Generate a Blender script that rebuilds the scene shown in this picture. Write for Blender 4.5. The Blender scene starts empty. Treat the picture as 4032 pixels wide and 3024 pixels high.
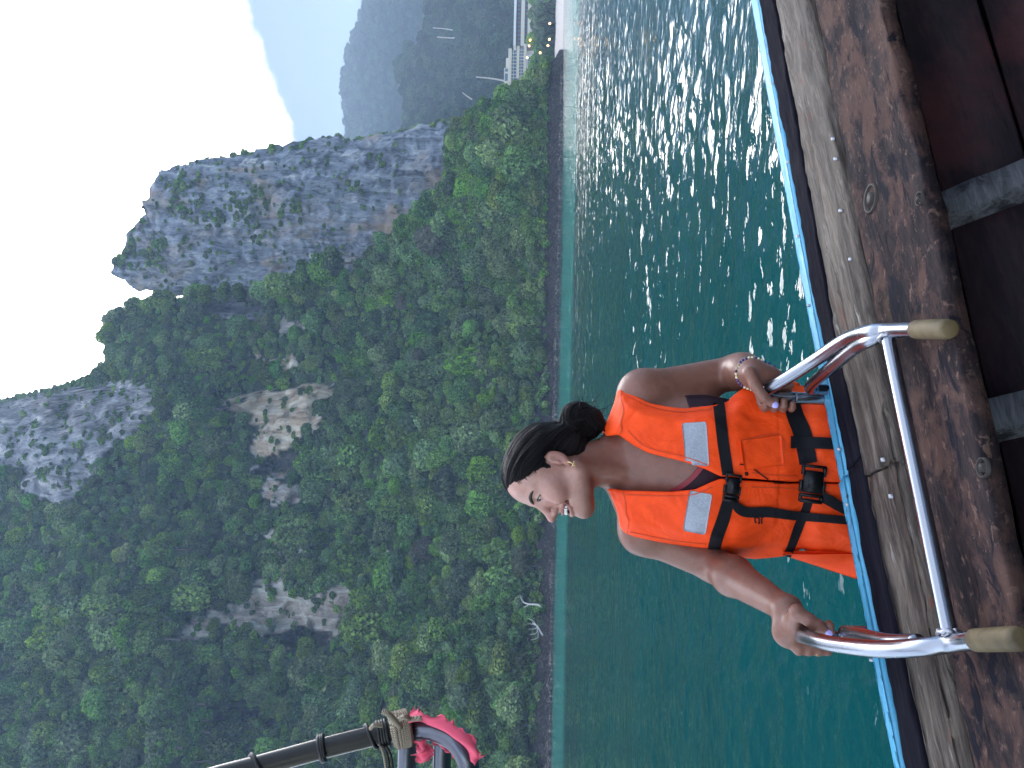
import bpy, bmesh, math, random
import numpy as np
from mathutils import Vector, Matrix
from mathutils.bvhtree import BVHTree

random.seed(7)
rng = np.random.default_rng(7)
scene = bpy.context.scene
col = scene.collection

# ------------------------------------------------------------------ camera
CAMZ = 1.35                       # height of the phone above the water
FPX = 3030.0                      # focal length in pixels of the 3024 x 4032 portrait frame
PITCH, ROLL = math.radians(2.95), math.radians(1.2)
FW = np.array([0, math.cos(PITCH), math.sin(PITCH)])
R0 = np.array([1.0, 0, 0]); U0 = np.cross(R0, FW)
RT = math.cos(ROLL) * R0 + math.sin(ROLL) * U0
UP = -math.sin(ROLL) * R0 + math.cos(ROLL) * U0
CAM = np.array([0, 0, CAMZ])

cam_d = bpy.data.cameras.new('camera')
cam_d.sensor_fit = 'HORIZONTAL'; cam_d.sensor_width = 36.0
cam_d.lens = 36.0 * FPX / 4032
cam_d.clip_start = 0.05; cam_d.clip_end = 20000
cam = bpy.data.objects.new('camera', cam_d); col.objects.link(cam)
M3 = Matrix((tuple(-UP), tuple(RT), tuple(-FW))).transposed()   # phone held sideways: the frame lies on its side
cam.matrix_world = Matrix.Translation((0, 0, CAMZ)) @ M3.to_4x4()
scene.camera = cam

def at(u, v, y):
    """World point seen at portrait pixel (u, v) whose world Y is y."""
    d = FW + RT * ((u - 1512) / FPX) + UP * ((2016 - v) / FPX)
    return CAM + d * (y / d[1])

def at_z(u, v, z):
    d = FW + RT * ((u - 1512) / FPX) + UP * ((2016 - v) / FPX)
    return CAM + d * ((z - CAMZ) / d[2])

def proj(P):
    P = np.asarray(P, float) - CAM
    f = P @ FW
    return 1512 + FPX * (P @ RT) / f, 2016 - FPX * (P @ UP) / f

# ------------------------------------------------------------------ light
SUN_EL, SUN_AZ = math.radians(20.0), math.radians(11.0)     # behind the rock tower, azimuth clockwise from +Y
world = bpy.data.worlds.new('World'); scene.world = world; world.use_nodes = True
nt = world.node_tree; nt.nodes.clear()
def wn(t, **k):
    n = nt.nodes.new(t)
    for a, b in k.items(): setattr(n, a, b)
    return n
out = wn('ShaderNodeOutputWorld'); bg = wn('ShaderNodeBackground')
sky = wn('ShaderNodeTexSky', sky_type='NISHITA', sun_disc=False)
sky.sun_elevation = SUN_EL; sky.sun_rotation = SUN_AZ
sky.air_density = 1.0; sky.dust_density = 1.6; sky.ozone_density = 1.0; sky.altitude = 0
tc = wn('ShaderNodeTexCoord')
sep = wn('ShaderNodeSeparateXYZ'); nt.links.new(tc.outputs['Generated'], sep.inputs[0])
def wmath(op, a, b=None, c=None, clamp=False):
    n = wn('ShaderNodeMath', operation=op, use_clamp=clamp)
    for i, x in enumerate((a, b, c)):
        if x is None: continue
        if isinstance(x, (int, float)): n.inputs[i].default_value = x
        else: nt.links.new(x, n.inputs[i])
    return n.outputs[0]
# thin bright cloud sheet over the whole sky, and a grey-blue bank of cloud low along the horizon
mp = wn('ShaderNodeMapping'); mp.inputs['Scale'].default_value = (1.0, 1.0, 3.0)
nt.links.new(tc.outputs['Generated'], mp.inputs[0])
nz = wn('ShaderNodeTexNoise'); nz.inputs['Scale'].default_value = 2.2; nz.inputs['Detail'].default_value = 6
nt.links.new(mp.outputs[0], nz.inputs['Vector'])
nz2 = wn('ShaderNodeTexNoise'); nz2.inputs['Scale'].default_value = 4.5; nz2.inputs['Detail'].default_value = 7; nz2.inputs['Roughness'].default_value = 0.6
nt.links.new(tc.outputs['Generated'], nz2.inputs['Vector'])
az = wmath('ARCTAN2', sep.outputs[0], sep.outputs[1])
elev = wmath('ARCSINE', sep.outputs[2])
# height of the bank's upper edge: rises away from the sun
edge = wmath('ADD', wmath('MULTIPLY', az, 0.40), 0.240)
edge = wmath('MINIMUM', edge, 0.48)
edge = wmath('ADD', edge, wmath('MULTIPLY', wmath('SUBTRACT', nz2.outputs[0], 0.5), 0.22))
d_edge = wmath('SUBTRACT', edge, elev)
mr = wn('ShaderNodeMapRange', interpolation_type='SMOOTHSTEP')
mr.inputs['From Min'].default_value = -0.02; mr.inputs['From Max'].default_value = 0.06
nt.links.new(d_edge, mr.inputs['Value'])
mixb = wn('ShaderNodeMix', data_type='RGBA')
nt.links.new(mr.outputs[0], mixb.inputs['Factor'])
sheet = wn('ShaderNodeMix', data_type='RGBA'); sheet.inputs['Factor'].default_value = 0.45
glow = wn('ShaderNodeVectorMath', operation='DOT_PRODUCT'); nt.links.new(tc.outputs['Generated'], glow.inputs[0])
glow.inputs[1].default_value = (math.sin(SUN_AZ) * math.cos(SUN_EL), math.cos(SUN_AZ) * math.cos(SUN_EL), math.sin(SUN_EL))
gv = wmath('ADD', wmath('MULTIPLY', wmath('POWER', wmath('MAXIMUM', glow.outputs['Value'], 0.0), 6.0), 36.0), 4.0)
gcol = wn('ShaderNodeCombineXYZ'); nt.links.new(gv, gcol.inputs[0]); nt.links.new(wmath('MULTIPLY', gv, 1.02), gcol.inputs[1]); nt.links.new(wmath('MULTIPLY', gv, 1.05), gcol.inputs[2])
nt.links.new(gcol.outputs[0], sheet.inputs[7])
nt.links.new(sky.outputs[0], sheet.inputs[6])
nt.links.new(sheet.outputs[2], mixb.inputs[6])
bk = wn('ShaderNodeMix', data_type='RGBA'); nt.links.new(nz.outputs[0], bk.inputs['Factor'])
bk.inputs[6].default_value = (0.42, 0.56, 0.90, 1); bk.inputs[7].default_value = (0.66, 0.82, 1.20, 1)
nt.links.new(bk.outputs[2], mixb.inputs[7])
nt.links.new(mixb.outputs[2], bg.inputs['Color'])
bg.inputs['Strength'].default_value = 0.10
nt.links.new(bg.outputs[0], out.inputs['Surface'])

sun_d = bpy.data.lights.new('sun', 'SUN'); sun_d.energy = 2.2; sun_d.angle = math.radians(0.5)
sun_d.color = (1.0, 0.9, 0.76)
sun = bpy.data.objects.new('sun', sun_d); col.objects.link(sun)
sd = Vector((math.sin(SUN_AZ) * math.cos(SUN_EL), math.cos(SUN_AZ) * math.cos(SUN_EL), math.sin(SUN_EL)))
sun.rotation_euler = sd.to_track_quat('Z', 'Y').to_euler()

scene.view_settings.view_transform = 'Standard'; scene.view_settings.look = 'None'
scene.view_settings.gamma = 1.0; scene.view_settings.use_curve_mapping = False
scene.view_settings.exposure = 2.8
scene.cycles.max_bounces = 8; scene.cycles.volume_bounces = 0
scene.cycles.transparent_max_bounces = 8

# ------------------------------------------------------------------ helpers
def tag(o, label=None, cat=None, group=None, kind=None):
    if label: o['label'] = label
    if cat: o['category'] = cat
    if group: o['group'] = group
    if kind: o['kind'] = kind
    return o

def empty(name, loc=(0, 0, 0), label=None, cat=None, group=None):
    o = bpy.data.objects.new(name, None); col.objects.link(o)
    o.location = loc; o.empty_display_size = 0.1
    return tag(o, label, cat, group)

def mesh_obj(name, verts, faces, mat, parent=None, smooth=True, attrs=None, cols=None):
    """One mesh object; verts are world coordinates, re-based on the parent's location."""
    me = bpy.data.meshes.new(name)
    verts = np.asarray(verts, float)
    if parent is not None:
        off = np.array(world_loc(parent)); verts = verts - off
    if isinstance(faces, np.ndarray) and faces.ndim == 2:
        n, k = faces.shape
        me.vertices.add(len(verts)); me.vertices.foreach_set('co', verts.astype(np.float32).ravel())
        me.loops.add(n * k); me.loops.foreach_set('vertex_index', faces.astype(np.int32).ravel())
        me.polygons.add(n)
        me.polygons.foreach_set('loop_start', np.arange(0, n * k, k, dtype=np.int32))
        me.polygons.foreach_set('loop_total', np.full(n, k, dtype=np.int32))
        me.update(calc_edges=True)
    else:
        me.from_pydata([tuple(p) for p in verts], [], [tuple(f) for f in faces]); me.update()
    if smooth: me.polygons.foreach_set('use_smooth', np.ones(len(me.polygons), bool))
    for k, a in (attrs or {}).items():
        at_ = me.attributes.new(k, 'FLOAT', 'POINT'); at_.data.foreach_set('value', np.asarray(a, np.float32))
    for k, a in (cols or {}).items():
        at_ = me.attributes.new(k, 'FLOAT_COLOR', 'POINT'); at_.data.foreach_set('color', np.asarray(a, np.float32).ravel())
    if mat is not None: me.materials.append(mat)
    o = bpy.data.objects.new(name, me); col.objects.link(o)
    if parent is not None: o.parent = parent
    return o

def world_loc(o):
    p = Vector((0, 0, 0))
    while o is not None:
        p = p + o.location; o = o.parent
    return p

class NT:
    """Small wrapper for writing node materials."""
    def __init__(self, name):
        self.m = bpy.data.materials.new(name); self.m.use_nodes = True
        self.t = self.m.node_tree; self.t.nodes.clear()
        self.out = self.t.nodes.new('ShaderNodeOutputMaterial')
        self.b = self.t.nodes.new('ShaderNodeBsdfPrincipled')
        self.t.links.new(self.b.outputs[0], self.out.inputs['Surface'])
    def n(self, t, inputs=None, **k):
        x = self.t.nodes.new(t)
        for a, b in k.items(): setattr(x, a, b)
        for a, b in (inputs or {}).items(): self.put(x, a, b)
        return x
    def put(self, node, key, val):
        s = node.inputs[key]
        if isinstance(val, bpy.types.NodeSocket): self.t.links.new(val, s)
        elif isinstance(val, bpy.types.Node): self.t.links.new(val.outputs[0], s)
        else:
            if isinstance(val, (tuple, list)) and len(val) == 3 and s.type == 'RGBA': val = (*val, 1)
            s.default_value = val
    def set(self, **k):
        for a, b in k.items(): self.put(self.b, a.replace('_', ' '), b)
        return self
    def math(self, op, a, b=None, clamp=False):
        x = self.t.nodes.new('ShaderNodeMath'); x.operation = op; x.use_clamp = clamp
        for i, q in enumerate((a, b)):
            if q is not None: self.put(x, i, q)
        return x.outputs[0]
    def noise(self, scale, vec=None, detail=4, rough=0.55, dist=0.0, which=0):
        x = self.n('ShaderNodeTexNoise', {'Scale': scale, 'Detail': detail, 'Roughness': rough, 'Distortion': dist})
        if vec is not None: self.put(x, 'Vector', vec)
        return x.outputs[which]
    def ramp(self, fac, stops, interp='LINEAR'):
        x = self.t.nodes.new('ShaderNodeValToRGB'); x.color_ramp.interpolation = interp
        cr = x.color_ramp
        while len(cr.elements) > 1: cr.elements.remove(cr.elements[-1])
        cr.elements[0].position = stops[0][0]; cr.elements[0].color = (*stops[0][1], 1)
        for p, c in stops[1:]:
            e = cr.elements.new(p); e.color = (*c, 1)
        self.put(x, 0, fac)
        return x.outputs[0]
    def mix(self, fac, a, b, blend='MIX'):
        x = self.t.nodes.new('ShaderNodeMix'); x.data_type = 'RGBA'; x.blend_type = blend
        self.put(x, 0, fac); self.put(x, 6, a); self.put(x, 7, b)
        return x.outputs[2]
    def coord(self, which='Object', scale=(1, 1, 1), rot=(0, 0, 0)):
        c = self.t.nodes.new('ShaderNodeTexCoord')
        x = self.n('ShaderNodeMapping', {'Vector': c.outputs[which], 'Scale': scale, 'Rotation': rot})
        return x.outputs[0]
    def pos(self, scale=(1, 1, 1), rot=(0, 0, 0)):
        c = self.t.nodes.new('ShaderNodeNewGeometry')
        x = self.n('ShaderNodeMapping', {'Vector': c.outputs['Position'], 'Scale': scale, 'Rotation': rot})
        return x.outputs[0]
    def attr(self, name, out='Fac'):
        return self.n('ShaderNodeAttribute', attribute_name=name).outputs[out]
    def bump(self, h, strength=0.5, dist=0.01):
        x = self.n('ShaderNodeBump', {'Strength': strength, 'Distance': dist, 'Height': h})
        self.put(self.b, 'Normal', x.outputs[0]); return self

# ---- value noise in numpy, for relief
def vnoise(x, y, z=None, seed=0):
    if z is None: z = np.zeros_like(x)
    xi, yi, zi = np.floor(x).astype(np.int64), np.floor(y).astype(np.int64), np.floor(z).astype(np.int64)
    fx, fy, fz = x - xi, y - yi, z - zi
    fx, fy, fz = [t * t * (3 - 2 * t) for t in (fx, fy, fz)]
    def h(a, b, c):
        n = (a * 374761393 + b * 668265263 + c * 2147483647 + seed * 144665) & 0xffffffff
        n = ((n ^ (n >> 13)) * 1274126177) & 0xffffffff
        n = (n ^ (n >> 16)) & 0xffff
        return n / 65535.0
    r = 0
    for dx in (0, 1):
        for dy in (0, 1):
            for dz in (0, 1):
                w = (fx if dx else 1 - fx) * (fy if dy else 1 - fy) * (fz if dz else 1 - fz)
                r = r + w * h(xi + dx, yi + dy, zi + dz)
    return r * 2 - 1

def fbm(x, y, z=None, o=4, seed=0, gain=0.5):
    r, a = 0, 1.0
    for i in range(o):
        r = r + a * vnoise(x * 2**i, y * 2**i, None if z is None else z * 2**i, seed + i * 17)
        a *= gain
    return r

def inside(poly, u, v):
    """Vectorised point-in-polygon."""
    u, v = np.asarray(u, float), np.asarray(v, float)
    c = np.zeros(u.shape, bool); n = len(poly)
    for i in range(n):
        (x1, y1), (x2, y2) = poly[i], poly[(i + 1) % n]
        if y1 == y2: continue
        k = ((y1 > v) != (y2 > v)) & (u < (x2 - x1) * (v - y1) / (y2 - y1) + x1)
        c ^= k
    return c

def grid_faces(nu, nv, wrap=False):
    i, j = np.meshgrid(np.arange(nu - 1), np.arange(nv if wrap else nv - 1), indexing='ij')
    a = i * nv + j; b = i * nv + (j + 1) % nv; c = (i + 1) * nv + (j + 1) % nv; d = (i + 1) * nv + j
    return np.stack([a, b, c, d], -1).reshape(-1, 4)

def frame_along(pts):
    """Parallel-transport frames along a polyline."""
    pts = np.asarray(pts, float); n = len(pts)
    T = np.gradient(pts, axis=0); T /= np.linalg.norm(T, axis=1)[:, None] + 1e-12
    a = np.array([0, 0, 1.0]) if abs(T[0, 2]) < 0.9 else np.array([1.0, 0, 0])
    N = np.zeros_like(pts); N[0] = a - T[0] * (a @ T[0]); N[0] /= np.linalg.norm(N[0])
    for i in range(1, n):
        q = N[i - 1] - T[i] * (N[i - 1] @ T[i]); N[i] = q / (np.linalg.norm(q) + 1e-12)
    return T, N, np.cross(T, N)

def spline(pts, n=40):
    """Catmull-Rom through the points."""
    P = np.asarray(pts, float)
    P = np.vstack([2 * P[0] - P[1], P, 2 * P[-1] - P[-2]])
    m = len(P) - 3; res = []
    for q in np.linspace(0, m - 1e-6, n):
        i = int(q); t = q - i
        a, b, c, d = P[i:i + 4]
        res.append(0.5 * (2 * b + (c - a) * t + (2 * a - 5 * b + 4 * c - d) * t * t + (3 * b - a - 3 * c + d) * t**3))
    return np.array(res)

def tube(pts, r, seg=14, caps=True):
    pts = np.asarray(pts, float); n = len(pts)
    r = np.broadcast_to(np.asarray(r, float), (n,))
    T, N, B = frame_along(pts)
    a = np.linspace(0, 2 * math.pi, seg, endpoint=False)
    V = pts[:, None] + r[:, None, None] * (np.cos(a)[None, :, None] * N[:, None] + np.sin(a)[None, :, None] * B[:, None])
    V = V.reshape(-1, 3); Fc = [tuple(f) for f in grid_faces(n, seg, True)]
    if caps:
        Fc.append(tuple(range(seg))[::-1]); Fc.append(tuple((n - 1) * seg + k for k in range(seg)))
    return V, Fc

class MB:
    """Collects vertices and faces of one mesh."""
    def __init__(self): self.v = []; self.f = []; self.n = 0
    def add(self, V, Fc):
        self.v.append(np.asarray(V, float)); self.f += [tuple(int(i) + self.n for i in f) for f in Fc]; self.n += len(V)
        return self
    def box(self, c, half, ax=None):
        ax = np.eye(3) if ax is None else np.asarray(ax)
        s = np.array([[x, y, z] for x in (-1, 1) for y in (-1, 1) for z in (-1, 1)], float) * half
        return self.add(np.asarray(c) + s @ ax, [(0, 1, 3, 2), (4, 6, 7, 5), (0, 4, 5, 1), (2, 3, 7, 6), (0, 2, 6, 4), (1, 5, 7, 3)])
    def build(self, name, mat, parent=None, smooth=True):
        return mesh_obj(name, np.vstack(self.v), self.f, mat, parent, smooth)
# ------------------------------------------------------------------ rock, soil and leaf materials
def rock_material(name, base=(0.35, 0.365, 0.40), stain=(0.50, 0.30, 0.17), pale=(0.68, 0.65, 0.60), soil=(0.028, 0.045, 0.018), use_mask=True):
    k = NT(name)
    P = k.pos((0.10, 0.10, 0.018))           # tall vertical streaks
    P2 = k.pos((0.045, 0.045, 0.03))
    P3 = k.pos((0.34, 0.34, 0.09))
    streak = k.noise(3.2, P, 8, 0.68, 0.6)
    c = k.ramp(streak, [(0.33, tuple(0.22 * x for x in base)), (0.45, tuple(0.65 * x for x in base)), (0.56, base), (0.70, pale)])
    patch = k.noise(1.0, P2, 5, 0.6, 0.8)
    m = k.ramp(patch, [(0.52, (0, 0, 0)), (0.66, (1, 1, 1))])
    st = k.math('MULTIPLY', m, k.math('MULTIPLY_ADD', k.attr('stain'), 1.0, ) if False else k.attr('stain'))
    c = k.mix(st, c, stain)
    cr = k.noise(2.0, P3, 6, 0.7)
    dark = k.ramp(cr, [(0.36, (0.16, 0.16, 0.18)), (0.47, (1, 1, 1))])
    c = k.mix(0.75, c, dark, 'MULTIPLY')
    if use_mask:
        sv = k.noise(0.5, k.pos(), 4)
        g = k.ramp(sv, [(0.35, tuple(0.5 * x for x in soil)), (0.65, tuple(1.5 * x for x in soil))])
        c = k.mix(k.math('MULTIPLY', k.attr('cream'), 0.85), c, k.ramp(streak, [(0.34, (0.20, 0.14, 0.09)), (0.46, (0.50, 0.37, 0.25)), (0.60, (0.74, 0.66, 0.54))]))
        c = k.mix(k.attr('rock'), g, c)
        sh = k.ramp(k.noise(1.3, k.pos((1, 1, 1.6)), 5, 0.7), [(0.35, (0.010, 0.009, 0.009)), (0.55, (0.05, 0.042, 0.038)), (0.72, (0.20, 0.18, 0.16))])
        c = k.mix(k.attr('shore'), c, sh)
    k.set(Base_Color=c, Roughness=0.9, Specular_IOR_Level=0.2)
    k.bump(k.math('ADD', k.math('MULTIPLY', streak, 1.2), cr), 0.9, 1.2)
    return k.m

def leaf_material(name, dark, light, sat_shift=0.5):
    k = NT(name)
    oi = k.n('ShaderNodeObjectInfo')
    t = k.attr('tone')
    c = k.ramp(k.math('MULTIPLY_ADD', t, 0.75), [(0.0, dark), (1.0, light)]) if False else k.ramp(t, [(0.0, dark), (1.0, light)])
    hue = k.n('ShaderNodeHueSaturation', {'Color': c})
    k.put(hue, 'Hue', k.math('ADD', k.math('MULTIPLY', oi.outputs['Random'], 0.05), 0.465))
    r2 = k.math('FRACT', k.math('MULTIPLY', oi.outputs['Random'], 17.31))
    k.put(hue, 'Value', k.math('ADD', k.math('MULTIPLY', r2, 1.0), 0.55))
    r3 = k.math('FRACT', k.math('MULTIPLY', oi.outputs['Random'], 41.7))
    k.put(hue, 'Saturation', k.math('ADD', k.math('MULTIPLY', r3, 0.45), 0.70))
    k.t.nodes.remove(k.b)
    d = k.n('ShaderNodeBsdfDiffuse', {'Color': hue.outputs[0]})
    tr = k.n('ShaderNodeBsdfTranslucent', {'Color': hue.outputs[0]})
    g = k.n('ShaderNodeBsdfGlossy', {'Color': (0.8, 0.85, 0.9, 1), 'Roughness': 0.45})
    a = k.n('ShaderNodeMixShader', {0: 0.25, 1: d.outputs[0], 2: tr.outputs[0]})
    b = k.n('ShaderNodeMixShader', {0: 0.03, 1: a.outputs[0], 2: g.outputs[0]})
    k.t.links.new(b.outputs[0], k.out.inputs['Surface'])
    return k.m

M_ROCK = rock_material('limestone')
M_TOWER = rock_material('tower_limestone', (0.27, 0.305, 0.375), (0.44, 0.32, 0.22), (0.56, 0.56, 0.56), use_mask=False)
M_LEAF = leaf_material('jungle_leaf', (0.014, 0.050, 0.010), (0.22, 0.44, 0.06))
M_LEAF_LIME = leaf_material('lime_leaf', (0.030, 0.070, 0.012), (0.26, 0.42, 0.06))
M_LEAF_DARK = leaf_material('dark_leaf', (0.010, 0.036, 0.010), (0.12, 0.26, 0.055))
M_LEAF_FAR = leaf_material('far_leaf', (0.012, 0.032, 0.013), (0.055, 0.11, 0.038))
M_LEAF_GREY = leaf_material('olive_leaf', (0.055, 0.062, 0.032), (0.16, 0.165, 0.085))
kb = NT('bark'); kb.set(Base_Color=kb.ramp(kb.noise(3.0, kb.pos((1, 1, .3))), [(0.3, (0.035, 0.030, 0.025)), (0.7, (0.12, 0.105, 0.09))]), Roughness=0.9)
M_BARK = kb.m

# ------------------------------------------------------------------ the jungle headland (terrain)
def D2(pts):                      # picture points on the 2212-wide view of the photograph -> portrait pixels
    return [(3024 - 1.8228 * y, 1.8228 * x) for x, y in pts]

V_TOP = np.array([(-900, -500), (1330, -420), (1400, -200), (1440, -20), (1470, 100), (1500, 245), (1560, 400), (1600, 455), (1750, 450), (1800, 500),
                  (1840, 620), (1862, 780), (1876, 1150), (1905, 1350), (2003, 1420), (2150, 1590), (2313, 1745), (2495, 1760), (2614, 1880),
                  (2687, 2040), (2723, 2095), (2796, 2185), (2830, 2204)], float)
SHORE = np.array([(-900, 140), (224, 172), (1024, 205), (1824, 228), (2424, 215), (2830, 222)], float)

ROCKS = {   # bare rock showing through the jungle
 'upper': D2([(-20, 850), (100, 838), (200, 832), (300, 824), (345, 850), (335, 900), (300, 925), (250, 960), (215, 1000), (180, 1040), (160, 1080), (145, 1135), (100, 1085), (60, 1060), (20, 1010), (-20, 990)]),
 'face': D2([(470, 885), (540, 850), (610, 828), (720, 822), (745, 845), (695, 870), (690, 930), (620, 965), (600, 985), (540, 990), (550, 930), (500, 900)]),
 'red': D2([(560, 1040), (640, 1050), (665, 1085), (600, 1092), (560, 1075)]),
 'overhang': D2([(520, 1005), (600, 990), (650, 965), (665, 1000), (610, 1032), (560, 1035)]),
 'block': D2([(540, 1240), (600, 1250), (640, 1290), (740, 1262), (778, 1290), (740, 1350), (705, 1400), (640, 1408), (590, 1385), (480, 1345), (400, 1400), (365, 1400), (395, 1340), (530, 1300)]),
 'ledge': D2([(550, 762), (635, 768), (645, 792), (575, 797), (545, 778)]),
 'slab': D2([(590, 695), (650, 692), (695, 710), (660, 724), (600, 716)]),
 'strip': D2([(555, 1160), (600, 1145), (650, 1128), (668, 1135), (600, 1170)]),
 'cleft': D2([(425, 632), (560, 630), (585, 690), (500, 700), (440, 690)]),
 'bit': D2([(820, 1180), (850, 1175), (855, 1200), (825, 1205)]),
 'bit2': D2([(600, 1185), (650, 1180), (660, 1210), (610, 1215)]),
}
CAVES = [(D2([(545, 1015), (640, 968), (672, 985), (640, 1012), (560, 1035)]), 13), (D2([(570, 1368), (650, 1360), (712, 1364), (715, 1395), (640, 1404), (585, 1388)]), 20),
         (D2([(430, 645), (560, 640), (570, 680), (450, 685)]), 10), (D2([(400, 1545), (460, 1525), (620, 1520), (615, 1560), (470, 1570)]) if False else D2([(450, 1540), (560, 1530), (600, 1560), (460, 1575)]), 8)]
HORIZ0, HSL = proj(at(1512, 2000, 1e7))[0], math.tan(ROLL)
def v_hor(u): return 2016 + FPX * math.tan(PITCH) / math.cos(ROLL) + (np.asarray(u, float) - 1512) * HSL

def headland_depth(u, v):
    """World Y of the slope seen at portrait pixel (u, v)."""
    y0 = np.interp(u, SHORE[:, 0], SHORE[:, 1])
    e = (v_hor(u) - v) / FPX
    kk = np.where(e < 0.25, 0.62, 0.62 - 0.30 * np.clip((e - 0.25) / 0.25, 0, 1))
    y = (y0 + kk * CAMZ) / (1 - kk * np.clip(e, -0.1, 0.85))
    y = np.maximum(y, y0)
    x = (u - 1512) / FPX * y; z = e * y
    lift = np.clip(z / 15, 0, 1)
    y = y + lift * (7.0 * fbm(x / 30, z / 34, None, 3, 3) + 2.0 * fbm(x / 7, z / 9, None, 3, 9))
    return y

# ---- front sheet, then over the ridge and down the back so the hill is solid
us = np.arange(-900, 2831, 11.0); nv_ = 210
tops = np.interp(us, V_TOP[:, 0], V_TOP[:, 1])
wl = v_hor(us) + CAMZ * FPX / np.interp(us, SHORE[:, 0], SHORE[:, 1]) + 4
frac = np.linspace(0, 1, nv_)
UU = np.repeat(us[:, None], nv_, 1); VV = wl[:, None] + (tops - wl)[:, None] * frac[None, :]
YY = headland_depth(UU, VV)
rock = np.zeros(UU.shape); cave = np.zeros(UU.shape); stain = np.full(UU.shape, 0.12); cream = np.zeros(UU.shape)
jit = 26 * fbm(UU / 48, VV / 48, None, 4, 21); jit2 = 26 * fbm(UU / 48, VV / 48, None, 4, 22)
for nm, pl in ROCKS.items():
    q = inside(pl, UU + jit, VV + jit2); rock = np.maximum(rock, q)
    if nm in ('face', 'red', 'overhang'): stain = np.where(q, 1.0 if nm != 'face' else 0.8, stain)
    cream = np.where(q, {'face': 1.0, 'block': 0.55, 'ledge': 0.9, 'slab': 0.4, 'strip': 0.7, 'bit': .4, 'bit2': .4, 'red': 0.3}.get(nm, 0.0), cream)
for pl, dpt in CAVES:
    q = inside(pl, UU + jit * .5, VV + jit2 * .5).astype(float)
    cave = np.maximum(cave, q * dpt); rock = np.maximum(rock, q)
Xc = (UU - 1512) / FPX * YY; Zc = (v_hor(UU) - VV) / FPX * YY
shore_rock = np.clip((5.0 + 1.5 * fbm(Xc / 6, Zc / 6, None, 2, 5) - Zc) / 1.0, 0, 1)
stain = np.where(shore_rock > 0.5, 0.25, stain)
rel = fbm(Xc / 2.6, Zc / 9.0, None, 4, 31); rel2 = np.abs(fbm(Xc / 5.5, Zc / 3.0, None, 3, 37))
YY = YY + rock * (1.7 * rel + 2.2 * rel2 - 1.5) + cave + shore_rock * (0.8 * rel - 1.2 * np.clip(1 - Zc / 4, 0, 1))
FRONT = np.empty(UU.shape + (3,))
d = FW + RT * ((UU - 1512) / FPX)[..., None] + UP * ((2016 - VV) / FPX)[..., None]
FRONT = CAM + d * (YY / d[..., 1])[..., None]
top = FRONT[:, -1]
back = []
for dy, zf in ((12, 1.0), (35, 0.97), (70, 0.8), (110, 0.4), (140, -0.02)):
    q = top.copy(); q[:, 0] *= 1 + dy / np.maximum(q[:, 1], 1); q[:, 1] += dy; q[:, 2] *= zf; back.append(q)
ALL = np.concatenate([FRONT, np.stack(back, 1)], 1)
nb = ALL.shape[1]
padr = lambda a, f: np.concatenate([a, np.full((len(us), 5), f)], 1).ravel()
GF = grid_faces(len(us), nb)
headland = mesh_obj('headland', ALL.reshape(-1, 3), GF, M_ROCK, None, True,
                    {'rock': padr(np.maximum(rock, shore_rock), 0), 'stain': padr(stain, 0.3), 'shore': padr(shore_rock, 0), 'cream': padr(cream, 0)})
tag(headland, 'steep jungle headland with bare limestone patches above the bay', 'hill', kind='structure')
HB = BVHTree.FromPolygons([tuple(p) for p in ALL.reshape(-1, 3)], [tuple(f) for f in GF])

# ------------------------------------------------------------------ the rock tower
TL = D2([(252, 590), (258, 596), (275, 615), (300, 625), (385, 637), (480, 642), (640, 646), (720, 646), (800, 646), (1000, 646)])
TR = D2([(252, 572), (262, 560), (280, 535), (292, 512), (302, 500), (325, 478), (348, 462), (336, 432), (352, 405), (378, 376), (430, 362), (500, 350), (560, 340), (640, 325), (690, 313), (760, 314), (850, 300), (920, 283), (1000, 275)])
TY = 298.0
vs = np.concatenate([np.linspace(460, 520, 24), np.linspace(524, 1830, 250)])
vl = np.interp(vs, [p[1] for p in TL], [p[0] for p in TL]); vr = np.interp(vs, [p[1] for p in TR], [p[0] for p in TR])
nth = 320; th = np.linspace(0, 2 * math.pi, nth, endpoint=False)
rows = []
for v, ul, ur in zip(vs, vl, vr):
    a = at(ul, v, TY); b = at(ur, v, TY)
    cx, hx = 0.5 * (a[0] + b[0]), 0.5 * abs(b[0] - a[0])
    hy = max(2.0, 0.6 * hx)
    c_, s_ = np.cos(th), np.sin(th); p = 2.0 / 2.7
    X = cx + hx * np.sign(c_) * np.abs(c_)**p; Y = TY - 2 + hy * np.sign(s_) * np.abs(s_)**p
    rows.append(np.stack([X, Y, np.full(nth, a[2])], 1))
TW = np.array(rows)
nx, ny = np.cos(th)[None, :], np.sin(th)[None, :]
q1 = fbm(TW[..., 0] / 5.0, TW[..., 1] / 5.0, TW[..., 2] / 22.0, 4, 41)
q2 = np.abs(fbm(TW[..., 0] / 9.0, TW[..., 1] / 9.0, TW[..., 2] / 6.0, 4, 47))
q3 = fbm(TW[..., 0] / 1.8, TW[..., 1] / 1.8, TW[..., 2] / 5.0, 3, 51)
crag = 0.35 * np.clip((TW[..., 2] - 105) / 40, 0, 1)
amp = (1.9 + 1.2 * crag) * q1 + 2.4 * (q2 - 0.4) + (0.55 + 0.7 * crag) * q3
TW[..., 0] += nx * amp * (0.55 + 0.45 * crag); TW[..., 1] += ny * amp * 1.3
TW[..., 2] += (0.8 + 1.6 * crag) * fbm(TW[..., 0] / 4, TW[..., 1] / 4, None, 3, 61)
TF = grid_faces(len(vs), nth, True)
capc = TW[0].mean(0)[None]
TV = np.vstack([TW.reshape(-1, 3), capc])
faces = [tuple(f) for f in TF] + [(i, (i + 1) % nth, len(TV) - 1) for i in range(nth)]
tx, tz = TW[..., 0], TW[..., 2]
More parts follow.
